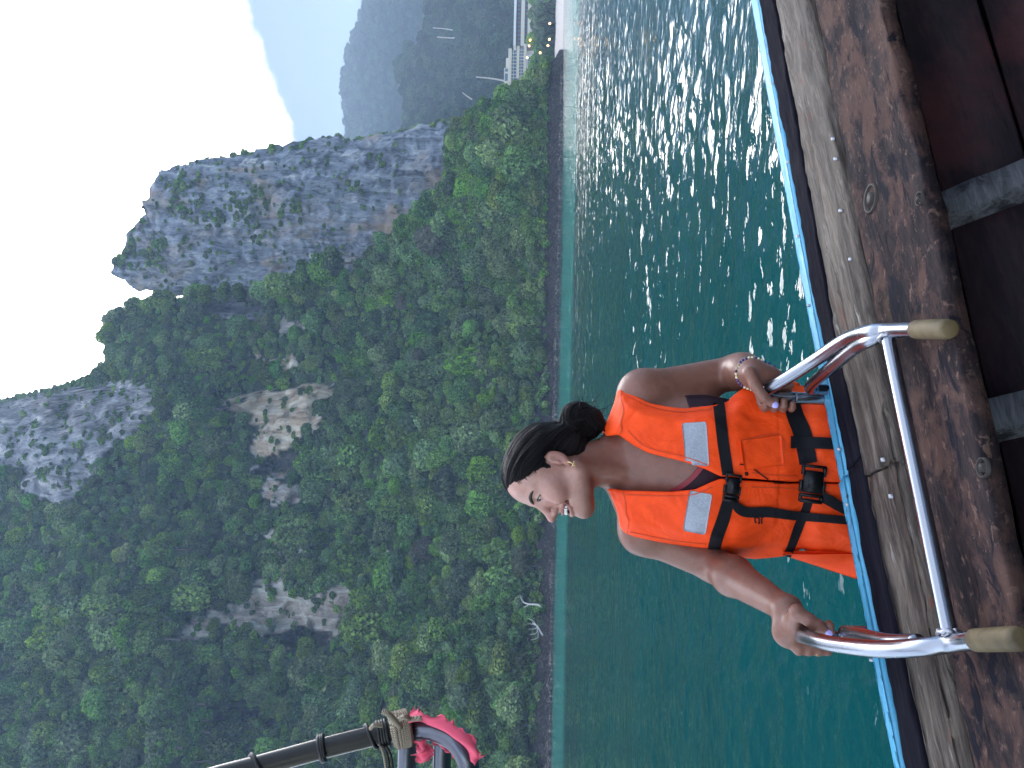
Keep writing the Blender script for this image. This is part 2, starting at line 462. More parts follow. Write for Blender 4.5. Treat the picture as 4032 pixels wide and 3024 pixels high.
st = np.clip(0.22 + 0.8 * fbm(tx / 18, tz / 30, None, 3, 71) + 0.5 * (tx > 60), 0, 1)
tower = mesh_obj('limestone_tower', TV, faces, M_TOWER, None, True, {'stain': np.append(st.ravel(), .3)})
tag(tower, 'tall grey limestone tower rising out of the jungle against the white sky', 'cliff', kind='structure')
TB = BVHTree.FromPolygons([tuple(p) for p in TV], faces)

# ------------------------------------------------------------------ hills behind the bay
def hill(name, top_pts, depth_of_v, ymin, u0, u1, step, nrow, vbase, mat, amp, sc, label):
    uu = np.arange(u0, u1 + 1, step); tp = np.array(top_pts, float)
    tv = np.interp(uu, tp[:, 0], tp[:, 1]); fr = np.linspace(0, 1, nrow)
    A = np.repeat(uu[:, None], nrow, 1); B = vbase + (tv - vbase)[:, None] * fr[None, :]
    e = (v_hor(A) - B) / FPX
    Y = ymin / (1 - depth_of_v * np.clip(e, 0, 0.9))
    X = (A - 1512) / FPX * Y; Z = e * Y
    Y = Y + amp * fbm(X / sc, Z / sc, None, 4, 81)
    dd = FW + RT * ((A - 1512) / FPX)[..., None] + UP * ((2016 - B) / FPX)[..., None]
    Pt = CAM + dd * (Y / dd[..., 1])[..., None]
    t2 = Pt[:, -1]; ex = []
    for dy, zf in ((30, 1.0), (120, 0.8), (260, -0.02)):
        q = t2.copy(); q[:, 0] *= 1 + dy / q[:, 1]; q[:, 1] += dy; q[:, 2] *= zf; ex.append(q)
    Al = np.concatenate([Pt, np.stack(ex, 1)], 1); f = grid_faces(len(uu), Al.shape[1])
    rk = np.zeros(Al.shape[:2])
    o = mesh_obj(name, Al.reshape(-1, 3), f, mat, None, True, {'rock': rk.ravel(), 'stain': rk.ravel()})
    tag(o, label, 'hill', kind='structure')
    return o, BVHTree.FromPolygons([tuple(p) for p in Al.reshape(-1, 3)], [tuple(x) for x in f])

MID_TOP = [(2300, 1560), (2480, 1590), (2560, 1620), (2640, 1600), (2720, 1560), (2800, 1580), (2860, 1650), (2950, 1700), (3024, 1680), (3300, 1620), (3900, 1560)]
mid_hill, MIDB = hill('wooded_hill', MID_TOP, 0.9, 400, 2200, 3900, 16, 70, 2205, M_ROCK, 8, 60, 'dark green wooded hill behind the hotel')
FAR_TOP = [(2200, 1420), (2450, 1385), (2490, 1370), (2560, 1355), (2680, 1345), (2800, 1362), (2900, 1392), (2980, 1425), (3024, 1435), (3300, 1560), (3900, 1800)]
far_hill, FARB = hill('far_ridge', FAR_TOP, 0.8, 580, 2000, 3900, 14, 90, 2195, M_ROCK, 14, 110, 'hazy blue-green ridge far behind the bay')
# ------------------------------------------------------------------ trees
def crown_mesh(name, seed, n_leaf, lobes, shape=(1, 1, 0.85), leaf=0.115, droop=0.0, mat=None):
    r = np.random.default_rng(seed)
    C, Rr = [], []
    for i in range(lobes):
        while True:
            p = r.uniform(-1, 1, 3)
            if np.linalg.norm(p) < 1: break
        p = p / (np.linalg.norm(p) + 1e-6) * r.uniform(0.30, 0.72)
        p[2] = abs(p[2]) * 0.9 - 0.25
        C.append(p * shape); Rr.append(r.uniform(0.26, 0.46))
    C, Rr = np.array(C), np.array(Rr)
    pts, nrm, tn = [], [], []
    lt = r.uniform(-0.22, 0.22, lobes)
    while len(pts) < n_leaf:
        i = r.choice(lobes, p=Rr**2 / np.sum(Rr**2))
        dv = r.normal(size=3); dv /= np.linalg.norm(dv)
        p = C[i] + dv * Rr[i] * r.uniform(0.80, 1.10) * (1, 1, 0.9)
        if droop and dv[2] < 0.2: p[2] -= droop * r.random()**2
        dd = np.linalg.norm(p - C, axis=1) / Rr; dd[i] = 9
        if dd.min() < 0.72: continue
        pts.append(p); nrm.append(dv); tn.append(np.clip(0.45 + lt[i] + r.normal() * 0.20, 0, 1))
    P, N = np.array(pts), np.array(nrm)
    N = N * 0.8 + r.normal(size=N.shape) * 0.45 + np.array([0, 0, 0.25]); N /= np.linalg.norm(N, axis=1)[:, None]
    a = r.normal(size=N.shape); T = np.cross(N, a); T /= np.linalg.norm(T, axis=1)[:, None]; B = np.cross(N, T)
    s = leaf * r.uniform(0.6, 1.35, (len(P), 1)); w = s * r.uniform(0.45, 0.8, (len(P), 1))
    V = np.stack([P - T * s, P - B * w + N * s * .15, P + T * s, P + B * w + N * s * .15], 1).reshape(-1, 3)
    F = np.arange(len(V)).reshape(-1, 4)
    tone = np.repeat(tn, 4)
    # twiggy heart of the crown that closes most see-through gaps
    cv, cf = [], []
    for c, q in zip(C, Rr):
        bm = bmesh.new(); bmesh.ops.create_icosphere(bm, subdivisions=1, radius=q * 0.72)
        o = len(cv); cv += [np.array(v.co) + c for v in bm.verts]; cf += [tuple(v.index + o for v in f.verts) for f in bm.faces]; bm.free()
    nV = len(V)
    me = bpy.data.meshes.new(name)
    me.from_pydata([tuple(p) for p in np.vstack([V, np.array(cv)])], [], [tuple(f) for f in F] + [tuple(i + nV for i in f) for f in cf])
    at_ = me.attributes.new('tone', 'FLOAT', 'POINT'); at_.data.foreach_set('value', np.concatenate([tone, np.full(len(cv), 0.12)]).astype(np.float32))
    me.materials.append(mat or M_LEAF)
    return me

def trunk_mesh(name, seed):
    r = np.random.default_rng(seed); m = MB()
    m.add(*tube(spline([(0, 0, -1.4), (0.03, 0.02, -0.9), (-0.03, 0.03, -0.4), (0.02, 0, 0.1)], 7), np.linspace(0.07, 0.04, 7), 7))
    for k in range(4):
        a = k * 1.6 + r.random(); e = np.array([math.cos(a), math.sin(a), 0]) * r.uniform(0.35, 0.55)
        m.add(*tube(spline([(0, 0, -0.55 + 0.1 * k), e * 0.5 + (0, 0, -0.25 + .1 * k), e + (0, 0, 0.1 + .1 * k)], 5), np.linspace(0.035, 0.012, 5), 5))
    me = bpy.data.meshes.new(name); me.from_pydata([tuple(p) for p in np.vstack(m.v)], [], m.f); me.materials.append(M_BARK)
    return me

_cv = [(3200, 16, (1, 1, .80), .088, 0.0, M_LEAF), (3000, 20, (1, 1, .95), .080, 0.35, M_LEAF), (2600, 11, (1, .9, .75), .105, 0.15, M_LEAF_DARK), (3400, 24, (.95, 1, 1.0), .070, 0.0, M_LEAF),
       (3000, 14, (.85, .85, 1.15), .085, 0.60, M_LEAF), (2600, 18, (1, 1, .85), .075, 0.10, M_LEAF_LIME), (3200, 9, (1.05, 1, .70), .092, 0.0, M_LEAF_DARK), (2800, 22, (.9, .9, 1.05), .095, 0.75, M_LEAF), (2200, 17, (1, 1, .8), .115, 0.2, M_LEAF)]
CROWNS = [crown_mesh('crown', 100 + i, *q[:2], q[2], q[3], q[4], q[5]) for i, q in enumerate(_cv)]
NC = len(CROWNS)
CROWN_OLIVE = crown_mesh('crown', 130, 2300, 15, (1, 1, 0.9), 0.085, 0.15, M_LEAF_GREY)
TRUNKS = [trunk_mesh('trunk', 200 + i) for i in range(3)]
SHRUBS = [crown_mesh('shrub', 300 + i, 420, 6, (1, 1, 0.8), 0.17, 0.1) for i in range(3)]
HILL_CROWNS = [crown_mesh('hill_crown', 340 + i, 1800, 15, (1, 1, 0.9), 0.10, 0.1, M_LEAF_FAR) for i in range(3)]
FAR_CROWNS = [crown_mesh('far_crown', 320 + i, 380, 8, (1, 1, 0.9), 0.16, 0.0, M_LEAF_FAR) for i in range(3)]

def hit(bv, u, v):
    d = FW + RT * ((u - 1512) / FPX) + UP * ((2016 - v) / FPX)
    return bv.ray_cast(Vector(CAM), Vector(d).normalized())

def source_collection(name, meshes):
    c = bpy.data.collections.new(name)              # never linked to the scene: only feeds the scatter
    for m in meshes:
        o = bpy.data.objects.new(m.name, m); c.objects.link(o)
    return c

def scatter(name, pts, scales, rots, coll, n_var, label, cat):
    me = bpy.data.meshes.new(name); me.from_pydata([tuple(p) for p in pts], [], [])
    for k, a in (('sc', scales), ('rz', rots)):
        t = me.attributes.new(k, 'FLOAT', 'POINT'); t.data.foreach_set('value', np.asarray(a, np.float32))
    o = bpy.data.objects.new(name, me); col.objects.link(o)
    g = bpy.data.node_groups.new(name + '_nodes', 'GeometryNodeTree')
    g.interface.new_socket('Geometry', in_out='INPUT', socket_type='NodeSocketGeometry')
    g.interface.new_socket('Geometry', in_out='OUTPUT', socket_type='NodeSocketGeometry')
    N = g.nodes.new; L = g.links.new
    gi, go = N('NodeGroupInput'), N('NodeGroupOutput')
    ci = N('GeometryNodeCollectionInfo'); ci.inputs['Collection'].default_value = coll
    ci.inputs['Separate Children'].default_value = True; ci.inputs['Reset Children'].default_value = True
    ip = N('GeometryNodeInstanceOnPoints'); ip.inputs['Pick Instance'].default_value = True
    a1 = N('GeometryNodeInputNamedAttribute'); a1.data_type = 'FLOAT'; a1.inputs['Name'].default_value = 'sc'
    a2 = N('GeometryNodeInputNamedAttribute'); a2.data_type = 'FLOAT'; a2.inputs['Name'].default_value = 'rz'
    cx = N('ShaderNodeCombineXYZ'); L(a2.outputs[0], cx.inputs[2])
    e2r = N('FunctionNodeEulerToRotation'); L(cx.outputs[0], e2r.inputs[0])
    ix = N('GeometryNodeInputIndex'); mm = N('ShaderNodeMath'); mm.operation = 'MODULO'; L(ix.outputs[0], mm.inputs[0]); mm.inputs[1].default_value = n_var
    L(gi.outputs[0], ip.inputs['Points']); L(ci.outputs[0], ip.inputs['Instance']); L(mm.outputs[0], ip.inputs['Instance Index'])
    L(e2r.outputs[0], ip.inputs['Rotation']); L(a1.outputs[0], ip.inputs['Scale']); L(ip.outputs[0], go.inputs[0])
    md = o.modifiers.new('scatter', 'NODES'); md.node_group = g
    return tag(o, label, cat, kind='stuff')

# ---- where the trees of the headland stand
spots = []
su, sv_ = 58, 50
for iu, u in enumerate(np.arange(-420, 2800, su)):
    vt = np.interp(u, V_TOP[:, 0], V_TOP[:, 1]); vb = v_hor(u) + CAMZ * FPX / np.interp(u, SHORE[:, 0], SHORE[:, 1])
    v = max(vt + 5, -130) + rng.uniform(0, sv_)
    while v < vb - 62:
        uu, vv = u + rng.uniform(-26, 26) + (29 if int(v / sv_) % 2 else 0), v + rng.uniform(-16, 16)
        v += sv_
        if vv < np.interp(uu, V_TOP[:, 0], V_TOP[:, 1]) + 4: continue
        rocky = any(inside(p, np.array([uu]), np.array([vv - 12]))[0] for p in ROCKS.values()) or any(inside(p, np.array([uu]), np.array([vv - 10]))[0] for p, _ in CAVES)
        if rocky: continue
        h = hit(HB, uu, vv)
        if h[0] is None: continue
        P = np.array(h[0])
        big = 1.0 if vv > 1300 else 0.92
        spots.append((P, rng.choice([2.2, 2.9, 3.6, 4.4, 5.6]) * rng.uniform(0.85, 1.15) * big * (0.8 if rng.random() < .25 else 1.0), uu, vv))
for u, v, rr in ((1700, 440, 6.0), (1640, 450, 5), (1770, 470, 5.0), (1810, 520, 4.5), (1590, 440, 4), (1730, 520, 5), (1850, 640, 3.5), (1905, 1120, 5), (1930, 1220, 5.5), (1890, 1240, 5), (1960, 1280, 5.5), (1860, 1180, 4.5), (1990, 1330, 5), (1868, 820, 3.2), (1872, 900, 3.4), (1866, 760, 3.0), (1874, 960, 3.6), (1878, 1040, 3.8)):
    h = hit(HB, u, v + 20)
    P = np.array(h[0]) if h[0] is not None else at(u, v, 240)
    spots.append((P, rr, u, v))
spots.sort(key=lambda s: -s[1] / s[0][1] * (1 if 0 < s[2] < 3024 and s[3] > 40 else 0.3))

def plant(P, r, crown, trunk, label, group, name='jungle_tree', cat='tree', lift=0.55):
    t = empty(name, (P[0], P[1], P[2] - 0.2), label, cat, group)
    a = rng.uniform(0, 6.28); sx_, sz_ = rng.uniform(0.8, 1.3), rng.uniform(0.8, 1.45)
    for nm, me in (('trunk', trunk), ('crown', crown)):
        o = bpy.data.objects.new(nm, me); col.objects.link(o); o.parent = t
        o.location = (0, 0, r * lift); o.scale = (r * sx_, r, r * sz_); o.rotation_euler = (0, 0, a)
    return t

MARKS = [('cream rock face', 1390, 1110), ('cave under the cream face', 1200, 1100), ('reddish rock patch', 1080, 1120), ('pale rock block', 600, 1080), ('bare upper cliff', 1330, 250),
         ('skyline knoll', 1690, 520), ('foot of the rock tower', 2100, 1480), ('jungle point by the hotel', 2640, 2080), ("woman's head", 1160, 1990), ('end of the canopy pole', 170, 1560),
         ('white dead shore tree', 640, 2110), ('olive shore tree', 810, 2050), ('small pale ledge', 1610, 1090), ('tower cleft', 1840, 900)]
ORD = 'nearest second third fourth fifth sixth seventh eighth ninth tenth eleventh twelfth thirteenth fourteenth fifteenth sixteenth seventeenth eighteenth nineteenth twentieth'.split()
def tree_labels(sp):
    """Each tree is told apart by the landmark it stands nearest to, the side it stands on and its rank there."""
    key = []
    for P, r, u, v in sp:
        m = min(MARKS, key=lambda q: (q[1] - u)**2 + (q[2] - v)**2); du, dv = u - m[1], v - m[2]
        side = ('uphill from' if dv < 0 else 'downhill from') if abs(dv) > abs(du) else ('on the hotel side of' if du > 0 else 'on the pole side of')
        key.append((m[0], side, math.hypot(du, dv)))
    lab = [None] * len(sp)
    for kk in {(k[0], k[1]) for k in key}:
        ids = sorted([i for i, k in enumerate(key) if (k[0], k[1]) == kk], key=lambda i: key[i][2])
        for n, i in enumerate(ids):
            sz = 'broad' if sp[i][1] > 4.6 else ('small' if sp[i][1] < 2.8 else 'leafy')
            o = ORD[n] if n < 20 else ORD[n % 20] + ' of the farther ones'
            lab[i] = f'{sz} jungle tree, {o} {kk[1]} the {kk[0]}' if n < 20 else f'{sz} jungle tree, {ORD[n % 20]} of the {"farther" if n < 40 else "farthest"} ones {kk[1]} the {kk[0]}'
    return lab
N_IND = 285
labs = tree_labels(spots[:N_IND])
for i, (P, r, u, v) in enumerate(spots[:N_IND]):
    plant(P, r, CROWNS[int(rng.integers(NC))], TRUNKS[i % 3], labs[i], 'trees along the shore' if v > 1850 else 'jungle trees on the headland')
rest = spots[N_IND:]
scatter('headland_jungle', [p + np.array([0, 0, r * 0.45]) for p, r, _, _ in rest], [r for _, r, _, _ in rest], rng.uniform(0, 6.28, len(rest)),
        source_collection('crown_sources', CROWNS), NC, 'unbroken jungle canopy covering the headland slope', 'jungle')
# undergrowth that closes the gaps between the crowns
under = []
for _ in range(9500):
    u = rng.uniform(-350, 2790); vt = np.interp(u, V_TOP[:, 0], V_TOP[:, 1]); v = rng.uniform(min(max(vt, -120), 2140), 2150)
    rk = any(inside(p, np.array([u]), np.array([v]))[0] for p in ROCKS.values()) or any(inside(p, np.array([u]), np.array([v]))[0] for p, _ in CAVES)
    if rk and rng.random() > (0.40 if v < 650 else (0.55 if fbm(np.array([u / 45]), np.array([v / 70]), None, 2, 55)[0] > -0.02 else 0.05)): continue
    h = hit(HB, u, v)
    if h[0] is None or h[0].z < 2.8: continue
    under.append((np.array(h[0]), rng.uniform(1.0, 2.6) * (0.8 if rk else 1)))
for _ in range(130):                               # bushes along the bare skyline of the upper cliff
    u = rng.uniform(1390, 1580); vt = np.interp(u, V_TOP[:, 0], V_TOP[:, 1]); h = hit(HB, u, vt + rng.uniform(1, 22))
    if h[0] is not None: under.append((np.array(h[0]), rng.uniform(0.9, 2.0)))
for _ in range(160):
    U, V = D2([(rng.uniform(0, 300), rng.uniform(835, 1050))])[0]
    if inside(ROCKS['upper'], np.array([U]), np.array([V]))[0] and fbm(np.array([U / 60]), np.array([V / 60]), None, 2, 77)[0] > -0.05:
        h = hit(HB, U, V)
        if h[0] is not None: under.append((np.array(h[0]), rng.uniform(0.8, 2.1)))
scatter('undergrowth', [p for p, _ in under], [r for _, r in under], rng.uniform(0, 6.28, len(under)), source_collection('shrub_sources', SHRUBS), 3,
        'bushes and creepers filling the headland slope', 'undergrowth')
# shrubs clinging to the tower
tsh = []
def tower_shrub(u, v, r):
    h = hit(TB, u, v)
    if h[0] is not None: tsh.append((np.array(h[0]) + np.array([0, -0.2, 0.1]), r))
for _ in range(320):
    u, v = rng.uniform(1880, 2480), rng.uniform(480, 1600)
    tower_shrub(u, v, rng.uniform(0.5, 1.4))
for (x, y), n, sp in (((520, 450), 26, 22), ((545, 425), 16, 18), ((450, 470), 14, 20), ((400, 450), 22, 22), ((390, 400), 26, 20), ((360, 530), 14, 24), ((330, 560), 10, 18), ((600, 470), 12, 22), ((560, 515), 10, 18),
                      ((640, 440), 8, 20), ((470, 555), 8, 24), ((300, 560), 12, 20), ((760, 400), 10, 18), ((820, 345), 8, 10)):
    for _ in range(n):
        U, V = D2([(x + rng.normal() * sp, y + rng.normal() * sp * .6)])[0]
        tower_shrub(U, V, rng.uniform(0.8, 2.0))
for i in range(len(TR) - 1):                       # along the right-hand skyline
    (u0, v0), (u1, v1) = TR[i], TR[i + 1]
    for _ in range(int(9 + abs(v1 - v0) / 8)):
        t = rng.random(); P = at(u0 + (u1 - u0) * t + rng.uniform(-12, 16), v0 + (v1 - v0) * t + rng.uniform(-10, 12), TY - 4 - rng.uniform(-3, 6))
        if v0 < 1700: tsh.append((P, rng.uniform(1.1, 3.2)))
scatter('tower_shrubs', [p for p, _ in tsh], [r for _, r in tsh], rng.uniform(0, 6.28, len(tsh)), source_collection('tower_shrub_sources', SHRUBS), 3,
        'shrubs clinging to ledges of the rock tower', 'shrubs')
# woods on the hills behind
def woods(name, bv, top, u0, u1, vb, n, rmin, rmax, coll, nvar, label):
    q = []
    tp = np.array(top, float)
    for _ in range(n):
        u = rng.uniform(u0, u1); vt = np.interp(u, tp[:, 0], tp[:, 1]); v = vt + 2 + (vb - vt) * rng.random()
        h = hit(bv, u, v)
        if h[0] is not None: q.append((np.array(h[0]), rng.uniform(rmin, rmax)))
    scatter(name, [p + np.array([0, 0, r * .3]) for p, r in q], [r for _, r in q], rng.uniform(0, 6.28, len(q)), coll, nvar, label, 'woods')
woods('wooded_hill_jungle', MIDB, MID_TOP, 2430, 3500, 2160, 1500, 3.5, 7.5, source_collection('hill_sources', HILL_CROWNS), 3, 'dark jungle on the hill behind the hotel')
woods('far_ridge_jungle', FARB, FAR_TOP, 2350, 3500, 1850, 4500, 2.6, 5.2, source_collection('far_sources', FAR_CROWNS), 3, 'hazy jungle covering the far ridge')
# the olive-grey tree by the water and a few on the slope
for (x, y), r in (((1130, 1215), 4.2), ((920, 1180), 3.8), ((895, 1195), 3.0), ((940, 520), 6.0), ((905, 770), 3.4), ((865, 655), 3.2)):
    U, V = D2([(x, y)])[0]; h = hit(HB, U, V + 25)
    lab = {1130: 'olive grey bushy tree overhanging the shore left of the woman', 920: 'upper olive grey tree of the pair on the slope', 895: 'smaller olive tree above the pair on the slope', 940: 'large grey green tree below the foot of the rock tower', 905: 'pale olive tree in the middle of the slope',
           865: 'small pale olive tree near the slope top'}[x]
    plant(np.array(h[0]) + (0, -2.5, 0), r, CROWN_OLIVE, TRUNKS[0], lab, None, 'olive_tree')
# ------------------------------------------------------------------ sea
kw = NT('sea_water')
g = kw.t.nodes.new('ShaderNodeNewGeometry'); sx = kw.n('ShaderNodeSeparateXYZ', {0: g.outputs['Position']})
sheen_near = kw.n('ShaderNodeMapRange', {'Value': kw.math('ADD', sx.outputs[1], kw.math('MULTIPLY', kw.noise(0.05, kw.pos((0.3, 1, 1)), 3), 26)), 'From Min': 62.0, 'From Max': 74.0}, interpolation_type='SMOOTHSTEP').outputs[0]
sheen_far = kw.n('ShaderNodeMapRange', {'Value': sx.outputs[1], 'From Min': 118.0, 'From Max': 150.0}, interpolation_type='SMOOTHSTEP').outputs[0]
band = kw.math('MULTIPLY', sheen_near, kw.math('SUBTRACT', 1.0, sheen_far))  # pale scatter off wind-ruffled water, painted into the colour as a turquoise band
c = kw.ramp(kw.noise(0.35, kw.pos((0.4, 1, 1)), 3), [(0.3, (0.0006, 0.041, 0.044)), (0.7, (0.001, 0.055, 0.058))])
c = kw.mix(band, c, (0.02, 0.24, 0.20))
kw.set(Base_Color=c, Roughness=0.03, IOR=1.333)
b1 = kw.noise(6.5, kw.pos((0.8, 1.1, 1), (0, 0, 0.5)), 3, 0.5)
b2 = kw.noise(2.2, kw.pos((0.75, 1.1, 1), (0, 0, 0.35)), 2, 0.5)
b3 = kw.noise(0.30, kw.pos((0.8, 1.15, 1), (0, 0, 0.25)), 4, 0.6)
far_ = kw.n('ShaderNodeMapRange', {'Value': sx.outputs[1], 'From Min': 8.0, 'From Max': 40.0}).outputs[0]
kw.bump(kw.math('ADD', kw.math('ADD', kw.math('MULTIPLY', b1, 0.14), kw.math('MULTIPLY', b2, 0.45)), kw.math('MULTIPLY', kw.math('MULTIPLY', b3, far_), 7.0)), 0.85, 0.12)
def sea_height(X, Y):
    Z = np.zeros_like(X); r = np.random.default_rng(5)
    for i in range(70):
        lam = 0.11 * (0.9 / 0.11)**r.random(); a = r.normal(0.30, 1.3) + math.pi / 2
        Z += 0.0054 * lam**0.78 * np.sin((X * math.cos(a) + Y * math.sin(a)) * 2 * math.pi / lam + r.uniform(0, 6.28))
    m = 0.55 + 0.45 * fbm(X / 6, Y / 6, None, 2, 91)
    return Z * np.clip(m, 0.15, 1.2)
ya = 0.9 * (1150 / 0.9)**(np.linspace(0, 1, 860)**1.12)
xs = np.concatenate([np.linspace(-2.6, -0.95, 40)[:-1], np.linspace(-0.95, 0.95, 620), np.linspace(0.95, 2.6, 40)[1:]])
Yg = np.repeat(ya[None, :], len(xs), 0); Xg = np.clip(xs[:, None] * (Yg + 1.2), -1400 + xs[:, None], 1400 + xs[:, None])
fade = np.clip(1 - (Yg - 25) / 55, 0, 1)
Zg = np.where(fade > 0, sea_height(Xg, Yg) * fade, 0)
W_ = np.stack([Xg, Yg, Zg], -1)
near = np.stack([Xg[:, :1], np.full_like(Xg[:, :1], -8), np.zeros_like(Xg[:, :1])], -1); near[..., 0] *= 6
W_ = np.concatenate([near, W_], 1)
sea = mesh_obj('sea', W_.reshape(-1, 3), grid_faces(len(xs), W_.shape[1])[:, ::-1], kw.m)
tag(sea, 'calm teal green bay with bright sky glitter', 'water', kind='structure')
# sea bed / ground sheet far below keeps the horizon closed
kg = NT('seabed_sand'); kg.set(Base_Color=(0.3, 0.27, 0.2), Roughness=0.95)
bed = mesh_obj('seabed', [(-1450, -60, -4), (1450, -60, -4), (1450, 1185, -4), (-1450, 1185, -4)], [(0, 1, 2, 3)], kg.m, None, False)
tag(bed, 'sandy ground under the bay', 'ground', kind='structure')
# ------------------------------------------------------------------ air
kh = NT('haze_air'); kh.t.nodes.remove(kh.b)
pv = kh.n('ShaderNodeVolumePrincipled', {'Color': (0.50, 0.70, 1.0, 1), 'Density': 0.00052, 'Anisotropy': 0.0})
kh.t.links.new(pv.outputs[0], kh.out.inputs['Volume'])
hz = MB().box((0, 560, 150), (1500, 640, 156)).build('haze', kh.m, None, False)
tag(hz, kind='stuff')
# ------------------------------------------------------------------ wooden longtail boat
ZG = CAMZ - 0.56                                   # top of the gunwale
BD = np.array([0.861, 0.509, 0.0]); BN = np.array([0.509, -0.861, 0.0])     # along the boat / inboard
boat = empty('longtail_boat', tuple(at_z(1475, 3263, ZG) * (1, 1, 0)), 'weathered wooden boat with a light blue painted edge along its gunwale', 'boat')

def wood(name, cols, scale=(1.2, 14, 14), patch=None, rough=0.55, wet=0.35, bump=0.35, cracks=0.6, spec=0.10):
    k = NT(name)
    ang = math.atan2(BD[1], BD[0])
    P = k.pos(scale, (0, 0, -ang)) if False else None
    tcn = k.n('ShaderNodeTexCoord'); mp1 = k.n('ShaderNodeMapping', {'Vector': tcn.outputs['Object'], 'Rotation': (0, 0, -ang)})
    mp2 = k.n('ShaderNodeMapping', {'Vector': mp1.outputs[0], 'Scale': scale})
    grain = k.noise(3.0, mp2.outputs[0], 9, 0.68, 0.7)
    c = k.ramp(grain, cols)
    fine = k.noise(22.0, mp2.outputs[0], 4, 0.6)
    c = k.mix(0.5, c, k.ramp(fine, [(0.3, (0.45, 0.45, 0.45)), (0.6, (1.1, 1.1, 1.1))]), 'MULTIPLY')
    if patch:
        for (col_, sc, lo, hi, stretch, dist) in patch:
            mp3 = k.n('ShaderNodeMapping', {'Vector': mp1.outputs[0], 'Scale': stretch})
            pn = k.noise(sc, mp3.outputs[0], 8, 0.68, dist)
            c = k.mix(k.ramp(pn, [(lo, (0, 0, 0)), (hi, (1, 1, 1))]), c, col_)
    crn = k.n('ShaderNodeMapping', {'Vector': mp1.outputs[0], 'Scale': (1.5, 30, 20)})
    crk = k.ramp(k.noise(2.0, crn.outputs[0], 5, 0.7, 1.0), [(0.33, (0.12, 0.11, 0.11)), (0.38, (1, 1, 1))])
    c = k.mix(cracks, c, crk, 'MULTIPLY')
    k.set(Base_Color=c, Roughness=k.math('ADD', k.math('MULTIPLY', k.noise(9, mp1.outputs[0], 4), wet), rough - wet * 0.5), Specular_IOR_Level=spec)
    k.bump(k.math('ADD', k.math('ADD', grain, k.math('MULTIPLY', fine, 0.5)), k.math('MULTIPLY', crk, 0.6)), bump, 0.006)
    return k.m

M_GREY = wood('weathered_grey_wood', [(0.30, (0.020, 0.017, 0.016)), (0.44, (0.048, 0.038, 0.033)), (0.55, (0.10, 0.081, 0.068)), (0.70, (0.185, 0.155, 0.132))],
              patch=[((0.13, 0.032, 0.018), 2.6, 0.60, 0.70, (1.2, 4, 4), 0.8), ((0.022, 0.018, 0.018), 9.0, 0.60, 0.68, (0.7, 3, 1), 0.4), ((0.30, 0.28, 0.26), 14.0, 0.62, 0.70, (0.35, 3, 1), 0.3)], bump=0.6)
M_BROWN = wood('stained_brown_wood', [(0.30, (0.011, 0.009, 0.012)), (0.50, (0.024, 0.018, 0.020)), (0.70, (0.045, 0.031, 0.029))], scale=(1.5, 8, 8),
               patch=[((0.070, 0.040, 0.034), 13.0, 0.46, 0.57, (0.8, 1.1, 1), 0.25), ((0.11, 0.068, 0.055), 60.0, 0.57, 0.64, (0.8, 1.2, 1), 0.3), ((0.009, 0.009, 0.014), 12.0, 0.54, 0.60, (0.7, 1.6, 1), 0.8), ((0.06, 0.04, 0.022), 2.5, 0.60, 0.70, (0.25, 6, 1), 0.5)], rough=0.75, cracks=0.5, bump=0.55, spec=0.06)
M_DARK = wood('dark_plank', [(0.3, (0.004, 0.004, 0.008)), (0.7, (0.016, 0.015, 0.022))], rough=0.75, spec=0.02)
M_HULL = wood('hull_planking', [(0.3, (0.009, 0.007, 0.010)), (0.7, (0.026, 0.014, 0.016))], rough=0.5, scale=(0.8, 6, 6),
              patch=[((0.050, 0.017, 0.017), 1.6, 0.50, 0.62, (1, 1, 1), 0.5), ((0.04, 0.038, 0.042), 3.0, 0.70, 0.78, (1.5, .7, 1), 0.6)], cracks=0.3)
M_RIB = wood('worn_rib', [(0.3, (0.02, 0.02, 0.024)), (0.7, (0.15, 0.155, 0.17))], rough=0.7,
             patch=[((0.02, 0.02, 0.025), 5.0, 0.52, 0.6, (2, 2, 2), 0.6)])
kc = NT('cyan_paint')
cy = kc.ramp(kc.noise(9, kc.coord(), 6, 0.7), [(0.30, (0.030, 0.16, 0.26)), (0.38, (0.055, 0.28, 0.46)), (0.62, (0.085, 0.36, 0.56))])
cy = kc.mix(kc.ramp(kc.noise(38, kc.coord(), 6, 0.75), [(0.62, (0, 0, 0)), (0.70, (1, 1, 1))]), cy, (0.03, 0.045, 0.05))
kc.set(Base_Color=cy, Roughness=0.4); kc.bump(kc.noise(45, kc.coord(), 5), 0.25, 0.004); M_CYAN = kc.m
km = NT('galvanised_nail'); km.set(Base_Color=(0.40, 0.40, 0.43), Metallic=1.0, Roughness=0.45); M_NAIL = km.m
kk_ = NT('dark_bolt'); kk_.set(Base_Color=(0.03, 0.026, 0.024), Metallic=0.6, Roughness=0.55); M_BOLT = kk_.m

